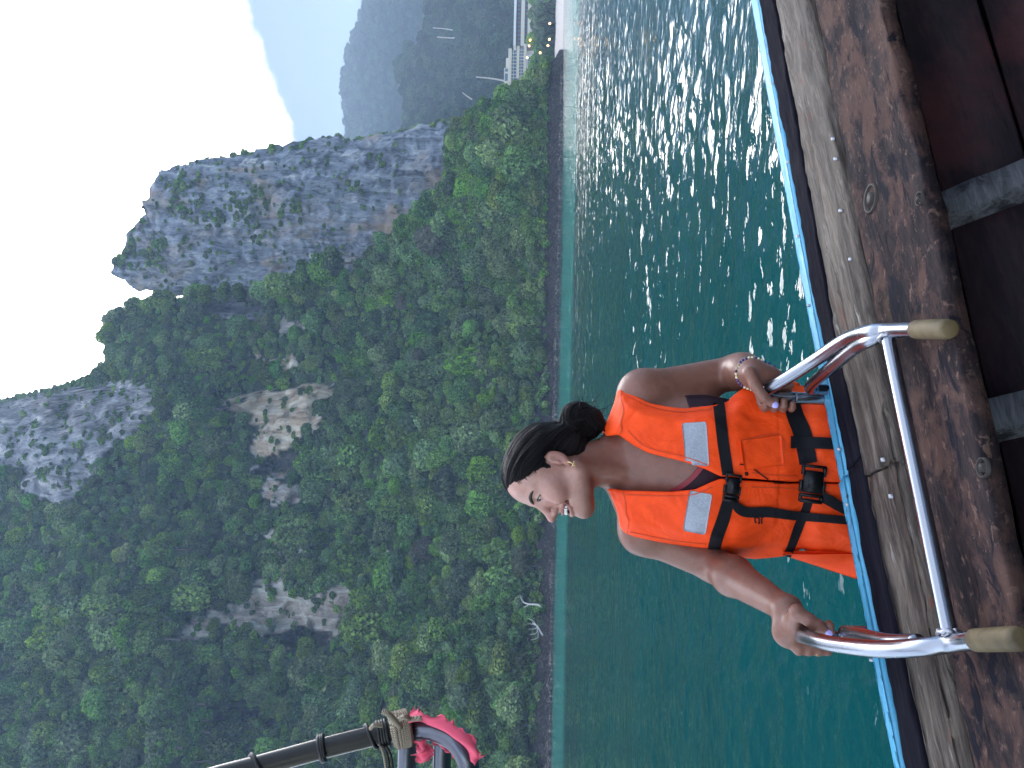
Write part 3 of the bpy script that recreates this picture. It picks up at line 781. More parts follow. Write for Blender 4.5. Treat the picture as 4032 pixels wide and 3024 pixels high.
# plank edges measured at four stations along the gunwale (u, depth in pixels under the horizon)
STU = [3024, 1930, 1367, 67]
def station(u, dv, z): return at_z(u, float(v_hor(u)) + dv, z)
def edge_line(dvs, z):
    """Edge as a function of the distance s along the boat."""
    P = np.array([station(u, dv, z) for u, dv in zip(STU, dvs)])
    s = (P - P[2]) @ BD if False else (P - at_z(1475, 3263, ZG)) @ BD
    t = (P - at_z(1475, 3263, ZG)) @ BN
    i = np.argsort(s); s, t = s[i], t[i]
    c = np.polyfit(s, t, 2)
    return lambda q: np.polyval(c, np.clip(q, -1.0, 1.9)) + np.polyval(np.polyder(c), np.clip(q, -1.0, 1.9)) * (q - np.clip(q, -1.0, 1.9))
O_ = at_z(1475, 3263, ZG)
def bp(s, t, z): return O_ * (1, 1, 0) + BD * s + BN * t + np.array([0, 0, z])
E_c0 = edge_line([750, 962, 1100, 1366], ZG);  E_c1 = edge_line([785, 999, 1129, 1397], ZG)
E_d1 = edge_line([838, 1056, 1182, 1478], ZG); E_g0 = edge_line([848, 1064, 1184, 1484], ZG)
E_g1 = edge_line([980, 1208, 1349, 1634], ZG); E_b0 = edge_line([992, 1222, 1363, 1653], ZG)
E_b1 = edge_line([1278, 1543, 1690, 1995], ZG - 0.012)

def plank(name, s0, s1, ea, eb, z, thick, mat, seed, tilt=0.0, rnd=0.012, wear=0.003, nseg=None, end_slant=0.0):
    """Long plank between two edge lines with rounded arrises, worn and slightly wavy."""
    n = nseg or max(12, int((s1 - s0) / 0.02)); S = np.linspace(s0, s1, n)
    prof = []
    for k in range(5):
        a = math.pi / 2 * k / 4; prof.append(('a', rnd * (1 - math.sin(a)), -rnd * (1 - math.cos(a))))
    prof = [('a', 0.0, -thick)] + [('a', rnd * (1 - math.cos(a)), -rnd * (1 - math.sin(a))) for a in np.linspace(0, math.pi / 2, 5)] \
        + [('m', f, 0.0) for f in np.linspace(0.12, 0.88, 9)] + [('b', rnd * (1 - math.sin(a)), -rnd * (1 - math.cos(a))) for a in np.linspace(0, math.pi / 2, 5)] + [('b', 0.0, -thick)]
    V = []
    for si in S:
        A, B = ea(si), eb(si)
        for kd, p, q in prof:
            t = A + p if kd == 'a' else (B - p if kd == 'b' else A + (B - A) * p)
            V.append((si + (t - A) * end_slant * (1 if abs(si - s1) < 1e-6 or abs(si - s0) < 1e-6 else 0), t, z + q + tilt * (t - A)))
    V = np.array(V); m = len(prof)
    w = wear * fbm(V[:, 0] * 7, V[:, 1] * 60, V[:, 2] * 20, 4, seed) + 0.6 * wear * fbm(V[:, 0] * 45, V[:, 1] * 90, None, 2, seed + 3)
    V[:, 2] += w; V[:, 1] += 0.8 * wear * fbm(V[:, 0] * 9, V[:, 2] * 40, None, 3, seed + 9)
    Pw = O_ * (1, 1, 0) + V[:, :1] * BD + V[:, 1:2] * BN + V[:, 2:] * np.array([0, 0, 1.0])
    F = [tuple(f) for f in grid_faces(n, m)] + [tuple(range(m))[::-1], tuple((n - 1) * m + i for i in range(m))]
    F += [(i * m, (i + 1) * m, (i + 1) * m + m - 1, i * m + m - 1) for i in range(n - 1)]
    return mesh_obj(name, Pw, F, mat, boat, True)

def s_of(X, Y):                     # boat coordinate s of a gunwale point on the 2212-wide view
    u, v = D2([(X, Y)])[0]; P = at_z(u, v, ZG); return float((P - O_) @ BD), float((P - O_) @ BN)
sj, _ = s_of(1825, 1030); sg, _ = s_of(1905, 985); sd_, _ = s_of(1850, 990)
S0, S1 = -1.7, 4.2
plank('edge_strip', S0, sj - 0.003, E_c0, E_c1, ZG + 0.003, 0.05, M_CYAN, 1, rnd=0.010, wear=0.0007)
plank('edge_strip', sj + 0.003, S1, E_c0, E_c1, ZG + 0.0005, 0.05, M_CYAN, 2, rnd=0.010, wear=0.0007)
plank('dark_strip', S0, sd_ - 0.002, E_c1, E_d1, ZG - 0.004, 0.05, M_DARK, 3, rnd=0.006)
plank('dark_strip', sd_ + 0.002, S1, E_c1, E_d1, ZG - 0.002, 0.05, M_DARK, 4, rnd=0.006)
gp1 = plank('gunwale_plank', S0, sg - 0.003, E_g0, E_g1, ZG, 0.055, M_GREY, 5, rnd=0.018, wear=0.0035, end_slant=-.25)
gp2 = plank('gunwale_plank', sg + 0.003, S1, E_g0, E_g1, ZG + 0.002, 0.055, M_GREY, 6, rnd=0.018, wear=0.0035, end_slant=-.25)
dp = plank('deck_plank', S0, S1, E_b0, E_b1, ZG - 0.005, 0.026, M_BROWN, 7, rnd=0.007, wear=0.003)
tag(boat)
# under-edge of the deck and the planked inside of the hull
def strip(name, s0, s1, pts, mat, seed, wear=0.002):
    S = np.linspace(s0, s1, 60); V = []
    for si in S:
        for t, z in pts: V.append((si, E_b1(si) + t, z))
    V = np.array(V); V[:, 2] += wear * fbm(V[:, 0] * 4, V[:, 1] * 30, None, 3, seed)
    Pw = O_ * (1, 1, 0) + V[:, :1] * BD + V[:, 1:2] * BN + V[:, 2:] * np.array([0, 0, 1.0])
    m = len(pts); F = [tuple(f) for f in grid_faces(60, m)] + [(i * m, (i + 1) * m, (i + 1) * m + m - 1, i * m + m - 1) for i in range(59)]
    return mesh_obj(name, Pw, F, mat, boat, True)
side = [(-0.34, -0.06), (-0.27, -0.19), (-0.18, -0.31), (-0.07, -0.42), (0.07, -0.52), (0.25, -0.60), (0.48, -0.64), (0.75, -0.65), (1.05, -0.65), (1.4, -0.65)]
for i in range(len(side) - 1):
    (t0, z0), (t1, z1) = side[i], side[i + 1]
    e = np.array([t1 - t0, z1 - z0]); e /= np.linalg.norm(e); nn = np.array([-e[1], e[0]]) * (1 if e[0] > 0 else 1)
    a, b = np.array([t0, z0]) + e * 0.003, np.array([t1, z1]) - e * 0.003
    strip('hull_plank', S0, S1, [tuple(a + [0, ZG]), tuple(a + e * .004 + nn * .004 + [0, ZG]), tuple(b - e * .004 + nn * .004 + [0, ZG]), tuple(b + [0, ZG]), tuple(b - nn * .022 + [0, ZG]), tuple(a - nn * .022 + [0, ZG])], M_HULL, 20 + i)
# ribs crossing the inside of the hull
for X, Y in ((2030, 425), (2150, 985), (2230, 1500)):
    u, v = D2([(X, Y)])[0]
    P = at_z(u, v, ZG - 0.05); sr = float((P - O_) @ BD) + 0.16
    mbr = MB(); pts = [np.array(bp(sr, E_b1(sr) + t + 0.004, z + ZG + 0.035)) for t, z in side]
    pts = spline(pts, 30); wv = 0.034
    V, F = [], []
    for k, p in enumerate(pts):
        tan = pts[min(k + 1, 29)] - pts[max(k - 1, 0)]; tan /= np.linalg.norm(tan); up_ = np.cross(BD, tan); up_ *= -1 if up_[2] < 0 and False else 1
        nrm = np.cross(tan, BD); nrm = nrm if nrm @ (BN + (0, 0, 1)) > 0 else -nrm
        j = 0.004 * math.sin(k * 2.1 + X)
        for a, b in ((-wv, -.04), (-wv * .96, .012), (-wv * .8, .02 + j), (wv * .8, .02 - j), (wv * .96, .012), (wv, -.04)): V.append(p + BD * a + nrm * b)
    F = [tuple(f) for f in grid_faces(30, 6)] + [tuple(range(6)), tuple(29 * 6 + i for i in range(6))[::-1]]
    mesh_obj('rib', V, F, M_RIB, boat, True)
# outside planking of the hull down into the water
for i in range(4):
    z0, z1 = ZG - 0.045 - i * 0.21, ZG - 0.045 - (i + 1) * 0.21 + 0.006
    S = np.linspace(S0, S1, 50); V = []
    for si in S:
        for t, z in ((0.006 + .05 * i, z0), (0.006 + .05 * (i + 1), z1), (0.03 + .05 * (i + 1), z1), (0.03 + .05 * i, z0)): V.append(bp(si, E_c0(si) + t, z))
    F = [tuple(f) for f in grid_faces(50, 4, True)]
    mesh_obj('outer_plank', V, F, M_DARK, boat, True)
# nails and bolts
def stud(parent, X, Y, r, mat, name='nail', z=None, h=0.004):
    u, v = D2([(X, Y)])[0]; P = at_z(u, v, (ZG + 0.005 if z is None else z))
    m = MB(); a = np.linspace(0, 2 * math.pi, 12, endpoint=False)
    V = [P + np.array([math.cos(t) * r, math.sin(t) * r, -0.004]) for t in a] + [P + np.array([math.cos(t) * r * .85, math.sin(t) * r * .85, h * .7]) for t in a] + [P + np.array([0, 0, h])]
    F = [tuple(f) for f in grid_faces(2, 12, True)] + [(12 + i, 12 + (i + 1) % 12, 24) for i in range(12)]
    return mesh_obj(name, V, F, mat, parent, True)
for X, Y in ((1905, 993), (1922, 1072), (1803, 343), (1814, 455), (1797, 300), (1835, 560)): stud(gp1 if Y > 1000 else gp2, X, Y, 0.0040, M_NAIL, h=0.002)
for X, Y in ((1745, 660), (1701, 350), (1722, 510), (1810, 970), (1828, 1090), (1666, 180), (1880, 1425)): stud(boat, X, Y, 0.0034, M_NAIL, z=ZG + 0.005, h=0.002)
# big countersunk bolt and a small one in the deck plank
for X, Y, r in ((1882, 429, 0.024), (1988, 429, 0.010), (2125, 1010, 0.012)):
    u, v = D2([(X, Y)])[0]; P = at_z(u, v, ZG - 0.0035)
    a = np.linspace(0, 2 * math.pi, 20, endpoint=False)
    ring = [(r * 1.15, -0.002), (r * 1.08, 0.0035), (r * 0.95, 0.003), (r * 0.9, -0.003), (r * 0.55, -0.004), (r * 0.5, 0.004), (r * 0.2, 0.006), (0.0006, 0.006)]
    V = [P + np.array([math.cos(t) * q, math.sin(t) * q, h]) for q, h in ring for t in a]
    mesh_obj('bolt', V, [tuple(f) for f in grid_faces(len(ring), 20, True)], M_BOLT, dp, True)

# ------------------------------------------------------------------ boarding ladder
ladder = empty('boarding_ladder', tuple(at_z(1708, 3491, ZG + 0.03)), 'stainless steel boarding ladder hooked over the gunwale, gripped by the woman', 'ladder')
ks = NT('stainless_tube')
ks.set(Base_Color=(0.31, 0.33, 0.38), Metallic=1.0, Roughness=ks.math('ADD', ks.math('MULTIPLY', ks.noise(30, ks.coord(), 5, 0.7), 0.18), 0.15))
ks.bump(ks.noise(120, ks.coord(), 4), 0.05, 0.002); M_STEEL = ks.m
kt = NT('tan_rubber'); kt.set(Base_Color=kt.ramp(kt.noise(30, kt.coord(), 5), [(0.3, (0.045, 0.032, 0.012)), (0.6, (0.11, 0.078, 0.032))]), Roughness=0.65); M_RUB = kt.m
RT_ = 0.0125
def a2(X, Y, y): u, v = D2([(X, Y)])[0]; return at(u, v, y)
def a2z(X, Y, z): u, v = D2([(X, Y)])[0]; return at_z(u, v, z)
zt = ZG + RT_ + 0.012
tipR, tipL = a2(1655, 843, 1.575), a2(1737, 1374, 1.37)
railR = [a2z(2040, 711, zt - .003), a2z(1952, 712, zt), a2z(1915, 714, zt + .004), a2(1880, 716, 1.285), a2(1830, 732, 1.365), a2(1765, 775, 1.46), a2(1700, 817, 1.53), tipR, tipR + (-0.008, 0.022, -0.004), tipR + (-0.012, 0.036, -0.022), tipR + (-0.014, 0.040, -0.06), tipR + (-0.016, 0.042, -0.2), tipR + (-0.02, 0.05, -1.2)]
railL = [a2z(2190, 1380, zt - .003), a2z(2110, 1383, zt), a2z(2055, 1389, zt + .004), a2(1990, 1398, 1.065), a2(1900, 1402, 1.14), a2(1810, 1393, 1.245), a2(1765, 1383, 1.31), tipL, tipL + (-0.008, 0.022, -0.004), tipL + (-0.012, 0.036, -0.022), tipL + (-0.014, 0.040, -0.06), tipL + (-0.016, 0.042, -0.2), tipL + (-0.02, 0.05, -1.2)]
inR = [railR[2] + (0, 0, -.002), a2(1880, 735, 1.29), a2(1850, 750, 1.34), a2(1800, 790, 1.43), a2(1757, 826, 1.53), a2(1750, 838, 1.56), a2(1757, 842, 1.585), a2(1790, 842, 1.60), a2(1790, 842, 1.60) + (-0.004, 0.01, -0.3), a2(1790, 842, 1.60) + (-0.01, 0.03, -1.0)]
inL = [railL[3] + (0, .02, -.006), a2(1920, 1385, 1.15), a2(1870, 1374, 1.235), a2(1838, 1369, 1.30), a2(1832, 1368, 1.33), a2(1838, 1367, 1.36), a2(1860, 1367, 1.375), a2(1860, 1367, 1.375) + (-0.004, 0.01, -0.3), a2(1860, 1367, 1.375) + (-0.01, 0.03, -1.0)]
for pts in (railR, railL):
    V, F = tube(spline(pts, 90), RT_, 18); mesh_obj('side_rail', V, F, M_STEEL, ladder)
for pts in (inR, inL):
    V, F = tube(spline(pts, 70), RT_ * 0.92, 16); mesh_obj('inner_rail', V, F, M_STEEL, ladder)
cA, cB = railR[2] + (0, 0, 0.0), railL[2] + (0, 0, 0.0)
V, F = tube(spline([cA, (cA + cB) / 2, cB], 30), RT_ * 0.84, 18); mesh_obj('crossbar', V, F, M_STEEL, ladder)
for c, o in ((cA, cB), (cB, cA)):                         # weld beads round the joints
    dd = (o - c) / np.linalg.norm(o - c); a = np.linspace(0, 2 * math.pi, 25)
    e1 = np.cross(dd, (0, 0, 1.0)); e1 /= np.linalg.norm(e1); e2 = np.cross(dd, e1)
    ring = np.array([c + dd * RT_ * (1.05 + 0.10 * math.sin(7 * t)) + (e1 * math.cos(t) + e2 * math.sin(t)) * RT_ * 1.03 for t in a])
    V, F = tube(ring, 0.0032 + 0.0012 * np.sin(a * 11), 6); mesh_obj('weld', V, F, M_NAIL, ladder)
for pts in (railR, railL):
    ax = pts[0] - pts[1]; ax /= np.linalg.norm(ax)
    q = [pts[0] - ax * 0.078, pts[0] - ax * 0.077, pts[0] - ax * .06, pts[0] - ax * 0.02, pts[0] + ax * 0.006, pts[0] + ax * 0.014, pts[0] + ax * 0.016]
    V, F = tube(np.array(q), [RT_ * 1.02, RT_ * 1.13, RT_ * 1.15, RT_ * 1.15, RT_ * 1.14, RT_ * 1.04, RT_ * .8], 20); mesh_obj('rubber_cap', V, F, M_RUB, ladder)
for i in range(3):                                        # treads under water
    z = -0.1 - 0.3 * i + 0.35
    A, B = tipR + (-0.02, 0.05, 0), tipL + (-0.02, 0.05, 0); A[2] = B[2] = z
    V, F = tube(np.array([A, (A + B) / 2, B]), 0.018, 12); mesh_obj('tread', V, F, M_STEEL, ladder)
# ------------------------------------------------------------------ implicit modelling (smooth unions sampled on a grid, meshed with surface nets)
class Field:
    def __init__(self, lo, hi, h):
        self.lo, self.h = np.array(lo, float), h
        self.n = np.ceil((np.array(hi) - self.lo) / h).astype(int) + 1
        self.d = np.full(self.n, 0.5, np.float32)
        self.ax = [(self.lo[i] + h * np.arange(self.n[i])).astype(np.float32) for i in range(3)]
    def sl(self, lo, hi, m):
        a = np.clip(np.floor((np.array(lo) - m - self.lo) / self.h).astype(int), 0, self.n)
        b = np.clip(np.ceil((np.array(hi) + m - self.lo) / self.h).astype(int) + 1, 0, self.n)
        s = tuple(slice(a[i], b[i]) for i in range(3))
        return s, self.ax[0][s[0]][:, None, None], self.ax[1][s[1]][None, :, None], self.ax[2][s[2]][None, None, :]
    def put(self, s, p, k, sub=False):
        a = self.d[s]
        if a.size == 0: return
        if sub:
            p = -p; q = np.maximum(k - np.abs(a - p), 0) / k; self.d[s] = np.maximum(a, p) + q * q * k * 0.25
        else:
            q = np.maximum(k - np.abs(a - p), 0) / k; self.d[s] = np.minimum(a, p) - q * q * k * 0.25
    def ell(self, c, r, ax=None, k=0.02, sub=False):
        c = np.asarray(c, float); r = np.broadcast_to(np.asarray(r, float), (3,)); ax = np.eye(3) if ax is None else np.asarray(ax)
        ext = np.sqrt(((ax * r[:, None])**2).sum(0))
        s, X, Y, Z = self.sl(c - ext, c + ext, max(k, 0.012) + 0.004)
        X, Y, Z = X - c[0], Y - c[1], Z - c[2]
        l = [X * a[0] + Y * a[1] + Z * a[2] for a in ax]
        k0 = np.sqrt(sum((q / w)**2 for q, w in zip(l, r))); k1 = np.sqrt(sum((q / w**2)**2 for q, w in zip(l, r))) + 1e-9
        self.put(s, k0 * (k0 - 1) / k1, k, sub)
    def cap(self, a, b, ra, rb, k=0.02, sub=False):
        a, b = np.asarray(a, float), np.asarray(b, float); m = max(ra, rb)
        s, X, Y, Z = self.sl(np.minimum(a, b) - m, np.maximum(a, b) + m, max(k, 0.012) + 0.004)
        e = b - a; L2 = float(e @ e) + 1e-12
        t = np.clip(((X - a[0]) * e[0] + (Y - a[1]) * e[1] + (Z - a[2]) * e[2]) / L2, 0, 1)
        dd = np.sqrt((X - a[0] - t * e[0])**2 + (Y - a[1] - t * e[1])**2 + (Z - a[2] - t * e[2])**2) - (ra + (rb - ra) * t)
        self.put(s, dd, k, sub)
    def chain(self, pts, rad, k=0.01, sub=False):
        for i in range(len(pts) - 1): self.cap(pts[i], pts[i + 1], rad[i], rad[i + 1], k, sub)
    def mesh(self):
        d = self.d; s = d < 0
        c = np.zeros(tuple(self.n - 1), np.int8)
        for i in (0, 1):
            for j in (0, 1):
                for k in (0, 1): c += s[i:self.n[0] - 1 + i, j:self.n[1] - 1 + j, k:self.n[2] - 1 + k]
        act = np.argwhere((c > 0) & (c < 8)); idx = np.full(c.shape, -1, np.int32); idx[tuple(act.T)] = np.arange(len(act))
        P = np.zeros((len(act), 3)); W = np.zeros(len(act))
        for ax in range(3):
            o = [a for a in range(3) if a != ax]
            for p in (0, 1):
                for q in (0, 1):
                    A = act.copy(); A[:, o[0]] += p; A[:, o[1]] += q; B = A.copy(); B[:, ax] += 1
                    da, db = d[tuple(A.T)], d[tuple(B.T)]; m = (da < 0) != (db < 0)
                    t = np.where(m, da / np.where(m, da - db, 1), 0)
                    pos = A + 0.0; pos[:, ax] += t
                    P[m] += (pos - act)[m]; W[m] += 1
        V = self.lo + self.h * (act + P / W[:, None])
        F = []
        for ax in range(3):
            o = [(ax + 1) % 3, (ax + 2) % 3]
            sl0 = [slice(None)] * 3; sl1 = [slice(None)] * 3
            sl0[ax] = slice(0, -1); sl1[ax] = slice(1, None)
            e = s[tuple(sl0)] != s[tuple(sl1)]
            E = np.argwhere(e); E = E[(E[:, o[0]] > 0) & (E[:, o[1]] > 0) & (E[:, o[0]] < self.n[o[0]] - 1) & (E[:, o[1]] < self.n[o[1]] - 1)]
            inn = s[tuple(E.T)]
            def cell(p, q):
                C = E.copy(); C[:, o[0]] -= p; C[:, o[1]] -= q; return idx[tuple(C.T)]
            Q = np.stack([cell(1, 1), cell(0, 1), cell(0, 0), cell(1, 0)], 1)
            Q[~inn] = Q[~inn][:, ::-1]; F.append(Q)
        F = np.concatenate(F); F = F[(F >= 0).all(1)]
        return V, F

def relax(V, F, it=2, lam=0.5):
    """Light Laplacian smoothing."""
    e = np.concatenate([F[:, [0, 1]], F[:, [1, 2]], F[:, [2, 3]], F[:, [3, 0]]]); e = np.concatenate([e, e[:, ::-1]])
    cnt = np.bincount(e[:, 0], minlength=len(V)).astype(float); cnt[cnt == 0] = 1
    for _ in range(it):
        S = np.stack([np.bincount(e[:, 0], weights=V[e[:, 1], i], minlength=len(V)) for i in range(3)], 1) / cnt[:, None]
        V = V + lam * (S - V)
    return V

def normals(V, F):
    n = np.cross(V[F[:, 2]] - V[F[:, 0]], V[F[:, 3]] - V[F[:, 1]]); N = np.zeros_like(V)
    for i in range(4):
        for a in range(3): N[:, a] += np.bincount(F[:, i], weights=n[:, a], minlength=len(V))
    return N / (np.linalg.norm(N, axis=1)[:, None] + 1e-12)

# ------------------------------------------------------------------ materials of the woman
def skin_material():
    k = NT('skin')
    n = k.noise(60, k.coord(), 5, 0.6); big = k.noise(9, k.coord(), 3)
    c = k.mix(k.ramp(big, [(0.35, (0, 0, 0)), (0.7, (1, 1, 1))]), (0.195, 0.088, 0.062), (0.24, 0.114, 0.082))
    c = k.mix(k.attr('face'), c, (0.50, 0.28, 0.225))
    c = k.mix(k.attr('blush'), c, (0.44, 0.17, 0.14))
    c = k.mix(k.attr('lip'), c, (0.27, 0.075, 0.072))
    c = k.mix(k.attr('dark'), c, (0.028, 0.012, 0.010))
    c = k.mix(0.40, c, k.ramp(n, [(0.3, (0.70, 0.66, 0.66)), (0.62, (1.08, 1.06, 1.06))]), 'MULTIPLY')
    c = k.mix(0.5, c, k.ramp(k.noise(26, k.coord(), 6, 0.65), [(0.34, (0.78, 0.70, 0.68)), (0.6, (1.06, 1.06, 1.06))]), 'MULTIPLY')
    c = k.mix(0.5, c, k.ramp(k.noise(260, k.coord(), 2), [(0.30, (0.70, 0.60, 0.55)), (0.40, (1, 1, 1))]), 'MULTIPLY')
    k.set(Base_Color=c, Roughness=k.math('ADD', k.math('MULTIPLY', n, 0.40), 0.20), Specular_IOR_Level=0.45, Subsurface_Weight=0.12, Subsurface_Scale=0.008)
    k.put(k.b, 'Subsurface Radius', (1.0, 0.35, 0.2))
    k.bump(k.math('ADD', k.noise(420, k.coord(), 3), k.math('MULTIPLY', k.noise(55, k.coord(), 4), 1.5)), 0.22, 0.0010)
    return k.m
M_SKIN = skin_material()
kh2 = NT('wet_dark_hair')
ha, hl = kh2.attr('ang'), kh2.attr('alng')
cv_ = kh2.n('ShaderNodeCombineXYZ', {0: kh2.math('MULTIPLY', ha, 26.0), 1: kh2.math('MULTIPLY', hl, 5.0), 2: 0.0})
hn = kh2.noise(1.6, cv_.outputs[0], 6, 0.72)
kh2.set(Base_Color=kh2.ramp(hn, [(0.32, (0.003, 0.0025, 0.003)), (0.55, (0.009, 0.007, 0.008)), (0.74, (0.035, 0.028, 0.030))]), Roughness=0.42, Specular_IOR_Level=0.16)
kh2.bump(hn, 0.9, 0.006); M_HAIR = kh2.m
def plain(name, c, rough=0.5, metal=0.0, bump=None, spec=0.5):
    k = NT(name); k.set(Base_Color=k.mix(k.noise(25, k.coord(), 4), tuple(0.85 * x for x in c), tuple(min(1, 1.12 * x) for x in c)), Roughness=rough, Metallic=metal, Specular_IOR_Level=spec)
    if bump: k.bump(k.noise(bump, k.coord(), 4), 0.25, 0.002)
    return k.m
kv = NT('orange_nylon')
fold = kv.noise(16, kv.coord('Object', (1, 1, 0.7)), 5, 0.6, 1.2)
wet = kv.ramp(kv.noise(5.5, kv.coord(), 6, 0.65, 0.8), [(0.46, (1, 1, 1)), (0.60, (0.86, 0.80, 0.74))])
kv.set(Base_Color=kv.mix(1.0, kv.mix(fold, (0.93, 0.064, 0.004), (1.0, 0.084, 0.007)), wet, 'MULTIPLY'), Roughness=0.6, Specular_IOR_Level=0.25)
weave = kv.noise(500, kv.coord(), 2)
kv.bump(kv.math('ADD', kv.math('MULTIPLY', fold, 1.0), kv.math('MULTIPLY', weave, 0.05)), 0.5, 0.010); M_VEST = kv.m
M_WEB = plain('black_webbing', (0.011, 0.011, 0.014), 0.75, 0, 300, 0.12)
M_BUCK = plain('black_plastic', (0.009, 0.009, 0.011), 0.4, 0, None, 0.25)
kr = NT('silver_reflective_tape')
vo = kr.n('ShaderNodeTexVoronoi', {'Vector': kr.coord(), 'Scale': 260.0})
kr.set(Base_Color=kr.ramp(vo.outputs['Distance'], [(0.1, (0.38, 0.41, 0.47)), (0.6, (0.29, 0.315, 0.37))]), Roughness=0.55, Metallic=0.0, Specular_IOR_Level=0.4)
kr.bump(kr.noise(40, kr.coord(), 4), 0.2, 0.002); M_TAPE = kr.m
M_SUIT = plain('dark_swimsuit', (0.022, 0.009, 0.017), 0.6, 0, 200, 0.2)
M_TRIM = plain('red_trim', (0.22, 0.012, 0.025), 0.55, 0, 200)
M_WHITE = plain('tooth_enamel', (0.80, 0.78, 0.74), 0.2)
M_EYEW = plain('eye_white', (0.45, 0.43, 0.42), 0.3); M_IRIS = plain('dark_iris', (0.02, 0.011, 0.008), 0.1)
M_BROW = plain('brow_hair', (0.020, 0.012, 0.009), 0.6)
M_GOLD = plain('gold', (0.86, 0.62, 0.28), 0.2, 1.0); M_NAILP = plain('lilac_nail_polish', (0.47, 0.42, 0.86), 0.15)
M_BEADB = plain('navy_bead', (0.02, 0.025, 0.18), 0.25); M_BEADW = plain('cream_bead', (0.72, 0.64, 0.42), 0.25)

# ------------------------------------------------------------------ skeleton
HC = at(1166, 2192, 1.70); SC = 0.915
_y, _p = math.radians(65), math.radians(13)
_f0 = np.array([-math.sin(_y), -math.cos(_y), 0]); _z = np.array([0, 0, 1.0])
HF = math.cos(_p) * _f0 + math.sin(_p) * _z; HU = -math.sin(_p) * _f0 + math.cos(_p) * _z; HS = np.cross(HU, HF)
HAX = np.array([HF, HS, HU])
def hp(f, s, u): return HC + SC * (f * HF + s * HS + u * HU)
def hloc(P): return (np.asarray(P) - HC) @ HAX.T / SC
class Scaled:
    def __init__(self, f): self.f = f
    def ell(self, c, r, ax=None, k=0.02, sub=False): self.f.ell(c, np.asarray(r) * SC, ax, k * SC, sub)
    def cap(self, a, b, ra, rb, k=0.02, sub=False): self.f.cap(a, b, ra * SC, rb * SC, k * SC, sub)
    def chain(self, pts, rad, k=0.01, sub=False): self.f.chain(pts, [r * SC for r in rad], k * SC, sub)

woman = empty('person', tuple(at(1180, 3400, 1.75) * (1, 1, 0) + np.array([0, 0, 0.02])),
              'woman in an orange life vest climbing the ladder and smiling to her right', 'person')

def torso(f):
    f.ell(at(1205, 2720, 1.750), (0.150, 0.098, 0.17), None, 0.04)
    f.ell(at(1205, 2590, 1.745), (0.150, 0.072, 0.085), None, 0.05)
    f.ell(at(1105, 2790, 1.690), (0.062, 0.060, 0.062), None, 0.06); f.ell(at(1305, 2790, 1.695), (0.062, 0.060, 0.062), None, 0.06)
    f.ell(at(1195, 3010, 1.755), (0.132, 0.090, 0.15), None, 0.06)
    f.ell(at(1185, 3330, 1.770), (0.165, 0.112, 0.16), None, 0.06)
    f.cap(at(1225, 2440, 1.765), at(1435, 2510, 1.760), 0.040, 0.040, 0.05)
    f.cap(at(1190, 2440, 1.765), at(965, 2520, 1.745), 0.040, 0.038, 0.05)

B = Field((-0.56, 1.34, CAMZ - 0.74), (0.16, 1.94, CAMZ + 0.15), 0.0023)
torso(B)
# neck
B.cap(hp(-0.022, 0, -0.04), at(1222, 2470, 1.755), 0.048, 0.056, 0.03)
B.cap(hp(-0.008, 0.050, -0.042), at(1160, 2492, 1.692), 0.011, 0.008, 0.022)
B.cap(at(1152, 2500, 1.690), at(1010, 2470, 1.70), 0.008, 0.009, 0.016); B.cap(at(1185, 2500, 1.690), at(1400, 2470, 1.715), 0.008, 0.009, 0.016)
# arms
sR, eR, wR = at(1478, 2530, 1.755), at(1562, 2915, 1.79), at(1556, 2958, 1.615)
B.ell(sR, 0.050, None, 0.03); B.cap(sR, eR, 0.046, 0.038, 0.03); B.cap(eR, wR, 0.040, 0.027, 0.02); B.ell(eR + (wR - eR) * 0.3, (0.041, 0.05, 0.041), None, 0.02)
sL, eL, wL = at(928, 2530, 1.745), at(800, 2815, 1.715), at(622, 3100, 1.44)
B.ell(sL, 0.047, None, 0.03); B.cap(sL, eL, 0.044, 0.038, 0.03)
mL = eL + (wL - eL) * 0.28
B.cap(eL, mL, 0.036, 0.040, 0.02); B.cap(mL, wL, 0.040, 0.023, 0.02)
# head
BH = Scaled(B)
BH.ell(hp(-0.012, 0, 0.046), (0.094, 0.073, 0.078), HAX, 0.03)
BH.ell(hp(0.027, 0, 0.057), (0.063, 0.061, 0.062), HAX, 0.03)
BH.ell(hp(0.034, 0, -0.018), (0.055, 0.057, 0.068), HAX, 0.03)
BH.ell(hp(0.046, 0, -0.058), (0.043, 0.038, 0.036), HAX, 0.025)
for s in (-1, 1):
    BH.ell(hp(0.055, s * 0.043, -0.002), 0.022, None, 0.022)
    BH.ell(hp(0.069, s * 0.038, -0.021), (0.019, 0.018, 0.017), HAX, 0.016)
    BH.cap(hp(0.004, s * 0.050, -0.052), hp(0.066, s * 0.018, -0.088), 0.013, 0.014, 0.030)
    BH.cap(hp(0.083, s * 0.012, 0.038), hp(0.067, s * 0.044, 0.040), 0.007, 0.007, 0.016)
BH.ell(hp(0.077, 0, -0.086), 0.016, None, 0.020)
for s in (-1, 1):
    BH.ell(hp(0.095, s * 0.030, 0.024), (0.013, 0.017, 0.010), HAX, 0.012, True)
    BH.ell(hp(0.0735, s * 0.031, 0.022), 0.0130, None, 0.004)
BH.cap(hp(0.085, 0, 0.032), hp(0.106, 0, -0.008), 0.0070, 0.0085, 0.013)
BH.ell(hp(0.1135, 0, -0.0155), (0.0105, 0.0100, 0.0095), HAX, 0.009)
for s in (-1, 1): BH.ell(hp(0.100, s * 0.0120, -0.0205), (0.0100, 0.0065, 0.0070), HAX, 0.007)
for s in (-1, 1): BH.ell(hp(0.1050, s * 0.0062, -0.0268), (0.0045, 0.0028, 0.0035), HAX, 0.003, True)
